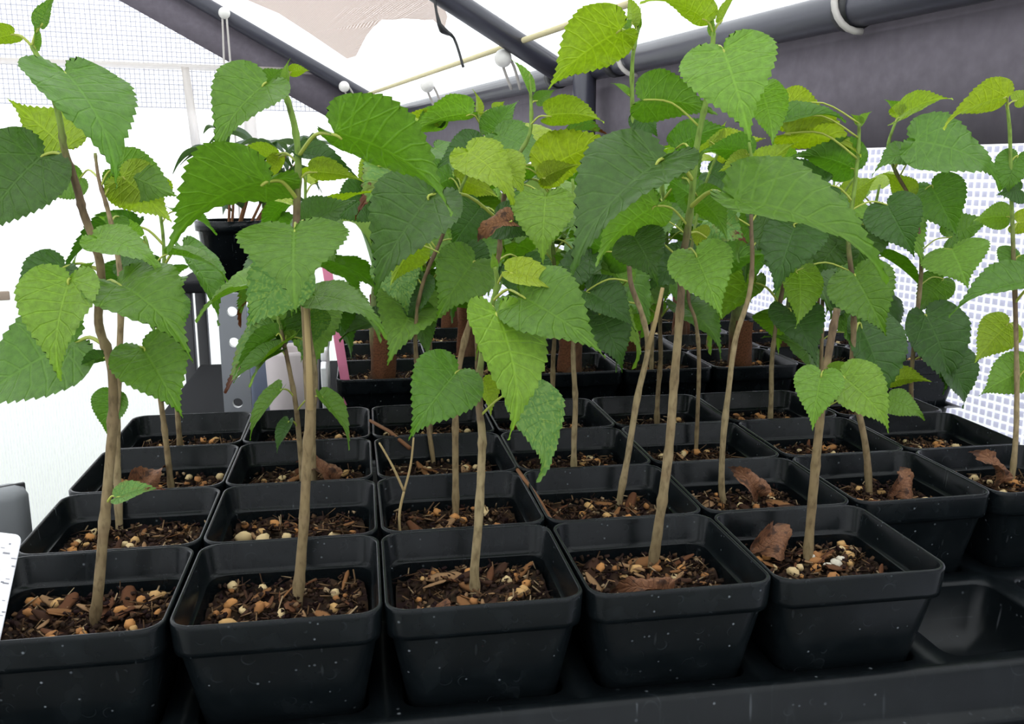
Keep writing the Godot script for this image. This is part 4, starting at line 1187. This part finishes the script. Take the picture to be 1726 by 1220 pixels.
func build_things() -> void:
	# dead leaves lying on the soil
	var dead := [
		[cell(3, 0) + Vector3(-0.024, -0.013, -0.018), 0.030, 0.024, Vector3(0.3, 0.55, 0.75), 0.6, "curled brown dead leaf standing in the rightmost front pot"],
		[cell(1, 0) + Vector3(-0.026, -0.018, 0.018), 0.030, 0.016, Vector3(0.1, 0.9, 0.3), 2.6, "brown dead leaf lying at the front left of the middle front pot"],
		[cell(2, 0) + Vector3(0.002, -0.018, 0.014), 0.034, 0.016, Vector3(0.0, 0.85, 0.5), -1.5, "brown crumpled leaf at the stem foot of the fourth front pot"],
		[cell(3, 1) + Vector3(0.012, -0.014, -0.012), 0.03, 0.02, Vector3(0.0, 0.5, 0.8), -0.5, "dark brown curled leaf in the second row behind the rightmost front pot"],
		[cell(4, 1) + Vector3(0.012, -0.016, -0.004), 0.026, 0.02, Vector3(0.1, 0.5, 0.8), 0.3, "brown curled leaf in the second-row pot beside the empty tray cell"],
		[cell(0, 2) + Vector3(0.018, -0.016, 0.0), 0.034, 0.02, Vector3(0.2, 0.7, 0.6), -1.0, "dark brown leaf in the third row, second pot from left"],
		[cell(5, 1) + Vector3(0.0, -0.014, -0.012), 0.030, 0.02, Vector3(0.3, 0.6, 0.7), -0.6, "red-brown leaf in the pot at the right edge"],
		[cell(-1, 2) + Vector3(-0.012, -0.012, 0.012), 0.03, 0.02, Vector3(0.2, 0.6, 0.7), 0.5, "papery brown leaf in the third row, leftmost pot"]]
	for d in dead:
		var z: Vector3 = d[3].normalized()
		var y := Vector3(sin(d[4]), 0.2, -cos(d[4]))
		y = (y - z * y.dot(z)).normalized()
		single("dead_leaf", d[5], "dead leaf", leaf_mesh[9], M.leaf[5], Transform3D(Basis(y.cross(z) * d[2] * 0.9, y * d[1] * 0.85, z * d[1]), d[0]), "dead leaves on the soil")
	# larger stones one can pick out
	var stones := [
		[cell(1, 1), -0.014, 0.012, 0.011, "large cream pebble in the second row, third pot from left"], [cell(0, 1), -0.030, -0.004, 0.010, "cream pebble at the left of the second-row pot, second from left"],
		[cell(0, 1), -0.019, 0.002, 0.010, "flat tan stone chip in the second-row pot, second from left"], [cell(0, 1), -0.006, 0.0, 0.0065, "round ochre pebble in the middle of the second-row pot, second from left"]]
	for s in stones:
		single("pebble", s[4], "pebble", pebble_mesh[int(s[3] * 1000) % 5], M.pebble[2], Transform3D(Basis(Vector3.UP, s[1] * 99).scaled_local(Vector3.ONE * s[3]), s[0] + Vector3(s[1], -0.0175, s[2])))
	var whites := [[0.004, -0.018, 0.0062], [0.014, -0.008, 0.0072], [0.019, -0.012, 0.006], [0.008, -0.006, 0.005]]
	var wl := ["small round white pebble farthest back in the rightmost front pot", "larger flat white pebble in the rightmost front pot", "angular white pebble at the right of the group in the rightmost front pot", "small pale pebble nearest the stem in the rightmost front pot"]
	for k in 4:
		var w: Array = whites[k]
		single("white_pebble", wl[k], "pebble", pebble_mesh[k], M.white_pebble, Transform3D(Basis(Vector3.UP, k).scaled_local(Vector3(w[2], w[2] * 0.8, w[2])), cell(3, 0) + Vector3(w[0], -0.0185, w[1])), "white pebbles in the rightmost front pot")
	single("seed", "flat ochre seed on the soil of the second front pot", "seed", pebble_mesh[1], M.pebble[1], Transform3D(Basis(Vector3.UP, 0.2).scaled_local(Vector3(0.011, 0.0035, 0.0065)), cell(0, 0) + Vector3(-0.006, -0.019, 0.016)))
	# dry twigs
	var root := cell(1, 1) + Vector3(-0.033, -0.022, 0.018)
	var tw := thing("dry_twig", "thin straw twig forking upward in the second row, third pot from left", "twig", "", root)
	part(tw, "shoot", tube(smooth([Vector3.ZERO, Vector3(-0.001, 0.02, 0), Vector3(0.002, 0.035, 0)], 4), [0.0009, 0.0009, 0.0008, 0.0008, 0.0008, 0.0008, 0.0008, 0.0008, 0.0008], 6), M.straw)
	part(tw, "shoot", tube(smooth([Vector3(0.002, 0.035, 0), Vector3(-0.004, 0.05, 0), Vector3(-0.011, 0.064, 0)], 4), [0.0008, 0.0007, 0.0007, 0.0007, 0.0007, 0.0006, 0.0006, 0.0006, 0.0005], 6), M.straw)
	part(tw, "shoot", tube(smooth([Vector3(0.002, 0.035, 0), Vector3(0.006, 0.05, 0), Vector3(0.008, 0.066, 0)], 4), [0.0008, 0.0007, 0.0007, 0.0007, 0.0007, 0.0006, 0.0006, 0.0006, 0.0005], 6), M.straw)
	var tips := [[cell(1, 3) + Vector3(-0.047, 0.003, 0.01), cell(1, 2) + Vector3(-0.02, -0.005, -0.03), "brown twig lying slantwise across the third-row rim"], [cell(2, 1) + Vector3(-0.049, 0.004, -0.035), cell(2, 1) + Vector3(-0.034, -0.018, 0.02), "reddish bark twig leaning along the rim of the second row, fourth pot"]]
	for k in 2:
		single("dry_twig", tips[k][2], "twig", tube([tips[k][0], tips[k][0].lerp(tips[k][1], 0.5) + Vector3(0, 0.002, 0), tips[k][1]], [0.0012, 0.0014, 0.0016], 6), M.twig)
	# white plant tag at the left front
	var tag_im := Image.create(96, 256, false, Image.FORMAT_RGB8)
	tag_im.fill(Color(0.9, 0.9, 0.92))
	var rng := RandomNumberGenerator.new()
	rng.seed = 5
	for k in 46:
		tag_im.fill_rect(Rect2i(rng.randi_range(4, 84), rng.randi_range(40, 240), rng.randi_range(2, 8), rng.randi_range(2, 5)), Color(0.2, 0.2, 0.24))
	var tag := mat(Color(1, 1, 1), 0.4)
	tag.albedo_texture = ImageTexture.create_from_image(tag_im)
	tag.uv1_triplanar = true
	tag.uv1_scale = Vector3(24, 12, 24)
	single("plant_tag", "white plastic plant tag with dark marks at the left front pot", "tag", slab(Vector3(0.022, 0.0012, 0.075), 0.0005, 0.003), tag, Transform3D(Basis.from_euler(Vector3(1.18, -0.15, 0.0)) * Basis(Vector3.UP, -0.12), cell(-1, 0) + Vector3(-0.0295, 0.004, 0.034)))
	# grey box on a cord by the film
	var dv := thing("hanging_sensor", "grey rounded box hanging on a black cord at the left edge", "sensor", "", Vector3(-0.178, 1.075, -0.30))
	part(dv, "case", slab(Vector3(0.045, 0.052, 0.028), 0.008, 0.012), M.grey_plastic, Transform3D(Basis(Vector3.UP, 0.5), Vector3.ZERO))
	part(dv, "band", slab(Vector3(0.0465, 0.053, 0.003), 0.001), M.black, Transform3D(Basis(Vector3.UP, 0.5), Vector3(-0.002, -0.0005, 0.0)))
	part(dv, "cord", tube(smooth([Vector3(0, 0.052, 0), Vector3(-0.004, 0.08, 0), Vector3(-0.014, 0.14, 0), Vector3(-0.03, 0.48, 0)], 4), [0.003, 0.002, 0.0013, 0.0013, 0.0013, 0.0013, 0.0013, 0.0013, 0.0013, 0.0013, 0.0013, 0.0013, 0.0013], 6), M.black)
	# behind the tray at left: perforated post, cup, lattice crate, shelf box, pink label
	var low := RIM - 0.0805
	var post := CSGBox3D.new()
	post.size = Vector3(0.026, 0.155, 0.006)
	for k in 5:
		var c := CSGCylinder3D.new()
		c.radius = 0.0048
		c.height = 0.03
		c.sides = 16
		c.operation = CSGShape3D.OPERATION_SUBTRACTION
		c.rotation.x = PI / 2
		c.position = Vector3(0, -0.06 + k * 0.03, 0)
		c.name = "hole"
		post.add_child(c, true)
	post.material = M.steel
	post.name = "metal_post"
	add_child(post)
	post.position = Vector3(-0.034, low + 0.0775, -0.52)
	post.set_meta("label", "light grey perforated metal post behind the left pots")
	post.set_meta("category", "post")
	var cup_rows := []
	for s in [[0.0, 0.0], [0.0, 0.020], [0.002, 0.0215], [0.10, 0.0255], [0.104, 0.0262], [0.104, 0.0246], [0.10, 0.024], [0.004, 0.019], [0.004, 0.0]]:
		var row := PackedVector3Array()
		for j in 28:
			row.append(Vector3(cos(TAU * j / 28) * s[1], s[0], sin(TAU * j / 28) * s[1]))
		cup_rows.append(row)
	single("plastic_cup", "pale grey plastic cup behind the second column of pots", "cup", skin(cup_rows, true), M.cup, Transform3D(Basis(), Vector3(0.021, low, -0.50)))
	single("storage_box", "blue-grey box behind the cup", "box", slab(Vector3(0.075, 0.13, 0.06), 0.006), M.blue_grey, Transform3D(Basis(), Vector3(0.004, low, -0.64)))
	var crate := thing("lattice_crate", "white lattice plastic crate left of the rear tray", "crate", "", Vector3(0.052, low, -0.50))
	part(crate, "rail", slab(Vector3(0.006, 0.012, 0.12), 0.002), M.white_plastic, Transform3D(Basis(), Vector3(0, 0.095, -0.03)))
	part(crate, "rail", slab(Vector3(0.006, 0.012, 0.12), 0.002), M.white_plastic, Transform3D(Basis(), Vector3(0, 0.0, -0.03)))
	for k in 4:
		part(crate, "slat", slab(Vector3(0.005, 0.096, 0.013), 0.001), M.white_plastic, Transform3D(Basis(Vector3.RIGHT, 0.32), Vector3(0, 0.006, 0.02 - k * 0.028)))
	single("pink_label", "tall pink plant label leaning at the rear tray", "label stick", slab(Vector3(0.0085, 0.15, 0.0015), 0.0006), M.pink, Transform3D(Basis(Vector3.BACK, 0.12), Vector3(0.0735, 1.137, -0.462)))
	single("slate_label", "dark grey slate tile propped at the right rear", "slate tile", slab(Vector3(0.055, 0.05, 0.006), 0.001), M.slate, Transform3D(Basis(Vector3.RIGHT, -0.35), Vector3(0.70, RIM - 0.045, -0.52)))
	# dark-leaved plant in a black pot on a stand, far left back
	var stand := thing("plant_stand", "slim dark stand carrying the dark-leaved plant", "stand", "", Vector3(-0.10, 0, -1.05))
	part(stand, "top", slab(Vector3(0.15, 0.015, 0.15), 0.003), M.bench, Transform3D(Basis(), Vector3(0, 1.178, 0)))
	for s in [[-1, -1], [1, -1], [-1, 1], [1, 1]]:
		part(stand, "leg", slab(Vector3(0.016, 1.18, 0.016), 0.002), M.black, Transform3D(Basis(), Vector3(s[0] * 0.06, 0, s[1] * 0.06)))
	var pr := []
	for s in [[0.0, 0.0], [0.0, 0.036], [0.07, 0.047], [0.07, 0.051], [0.085, 0.052], [0.085, 0.048], [0.03, 0.043], [0.03, 0.0]]:
		var row := PackedVector3Array()
		for j in 28:
			row.append(Vector3(cos(TAU * j / 28) * s[1], s[0], sin(TAU * j / 28) * s[1]))
		pr.append(row)
	single("round_pot", "round black pot under the dark-leaved plant", "pot", skin(pr, true), M.pot, Transform3D(Basis(), Vector3(-0.10, 1.193, -1.05)))
	var dk := thing("dark_leaved_plant", "bushy plant with slender dark green leaves against the white film", "plant", "", Vector3(-0.10, 1.225, -1.05))
	rng.seed = 91
	for k in 7:
		var a := k * 0.9
		var end := Vector3(cos(a) * 0.05 + 0.05, 0.11 + rng.randf() * 0.05, sin(a) * 0.05)
		end *= 1.12
		part(dk, "stem", tube(smooth([Vector3(cos(a) * 0.008, 0, sin(a) * 0.008), end * 0.55, end], 3), [0.002, 0.002, 0.002, 0.0018, 0.0016, 0.0014, 0.0012], 6), M.twig)
		for j in 7:
			var f := lerpf(0.5, 1.0, j / 6.0)
			var p := end * f
			var b := a + j * 2.3
			var dir := Vector3(cos(b), rng.randf_range(-0.2, 0.5), sin(b)).normalized()
			var l := rng.randf_range(0.055, 0.085)
			var x := dir.cross(Vector3.UP).normalized()
			part(dk, "leaf", leaf_mesh[11 + j % 2], M.glossy_leaf, Transform3D(Basis(x * l * 0.3, dir * l, x.cross(dir) * l), p))

# ---------------------------------------------------------------- the scene

func _ready() -> void:
	var cam := Camera3D.new()
	cam.name = "camera"
	cam.fov = 43.7327
	cam.near = 0.02
	cam.far = 200.0
	cam.transform = Transform3D(Basis(Vector3(0.985690, 0.003039, 0.168542), Vector3(0.031979, 0.978309, -0.204667), Vector3(-0.165509, 0.207128, 0.964212)), EYE)
	add_child(cam)
	cam.current = true
	# an even overcast sky, brightest overhead
	var sky := ProceduralSkyMaterial.new()
	sky.sky_top_color = Color(0.97, 0.98, 1.0)
	sky.sky_horizon_color = Color(0.90, 0.91, 0.93)
	sky.ground_bottom_color = Color(0.62, 0.62, 0.6)
	sky.ground_horizon_color = Color(0.75, 0.75, 0.74)
	sky.sky_curve = 0.2
	var env := Environment.new()
	env.background_mode = Environment.BG_SKY
	env.sky = Sky.new()
	env.sky.sky_material = sky
	env.background_energy_multiplier = 1.6
	env.tonemap_mode = Environment.TONE_MAPPER_LINEAR
	env.tonemap_exposure = 2.25
	env.sdfgi_enabled = true
	env.ssao_enabled = true
	env.ssil_enabled = true
	var we := WorldEnvironment.new()
	we.name = "overcast_sky"
	we.environment = env
	add_child(we)
	make_materials()
	make_shapes()
	build_house()
	build_bench()
	build_seedlings()
	build_crowd()
	build_things()
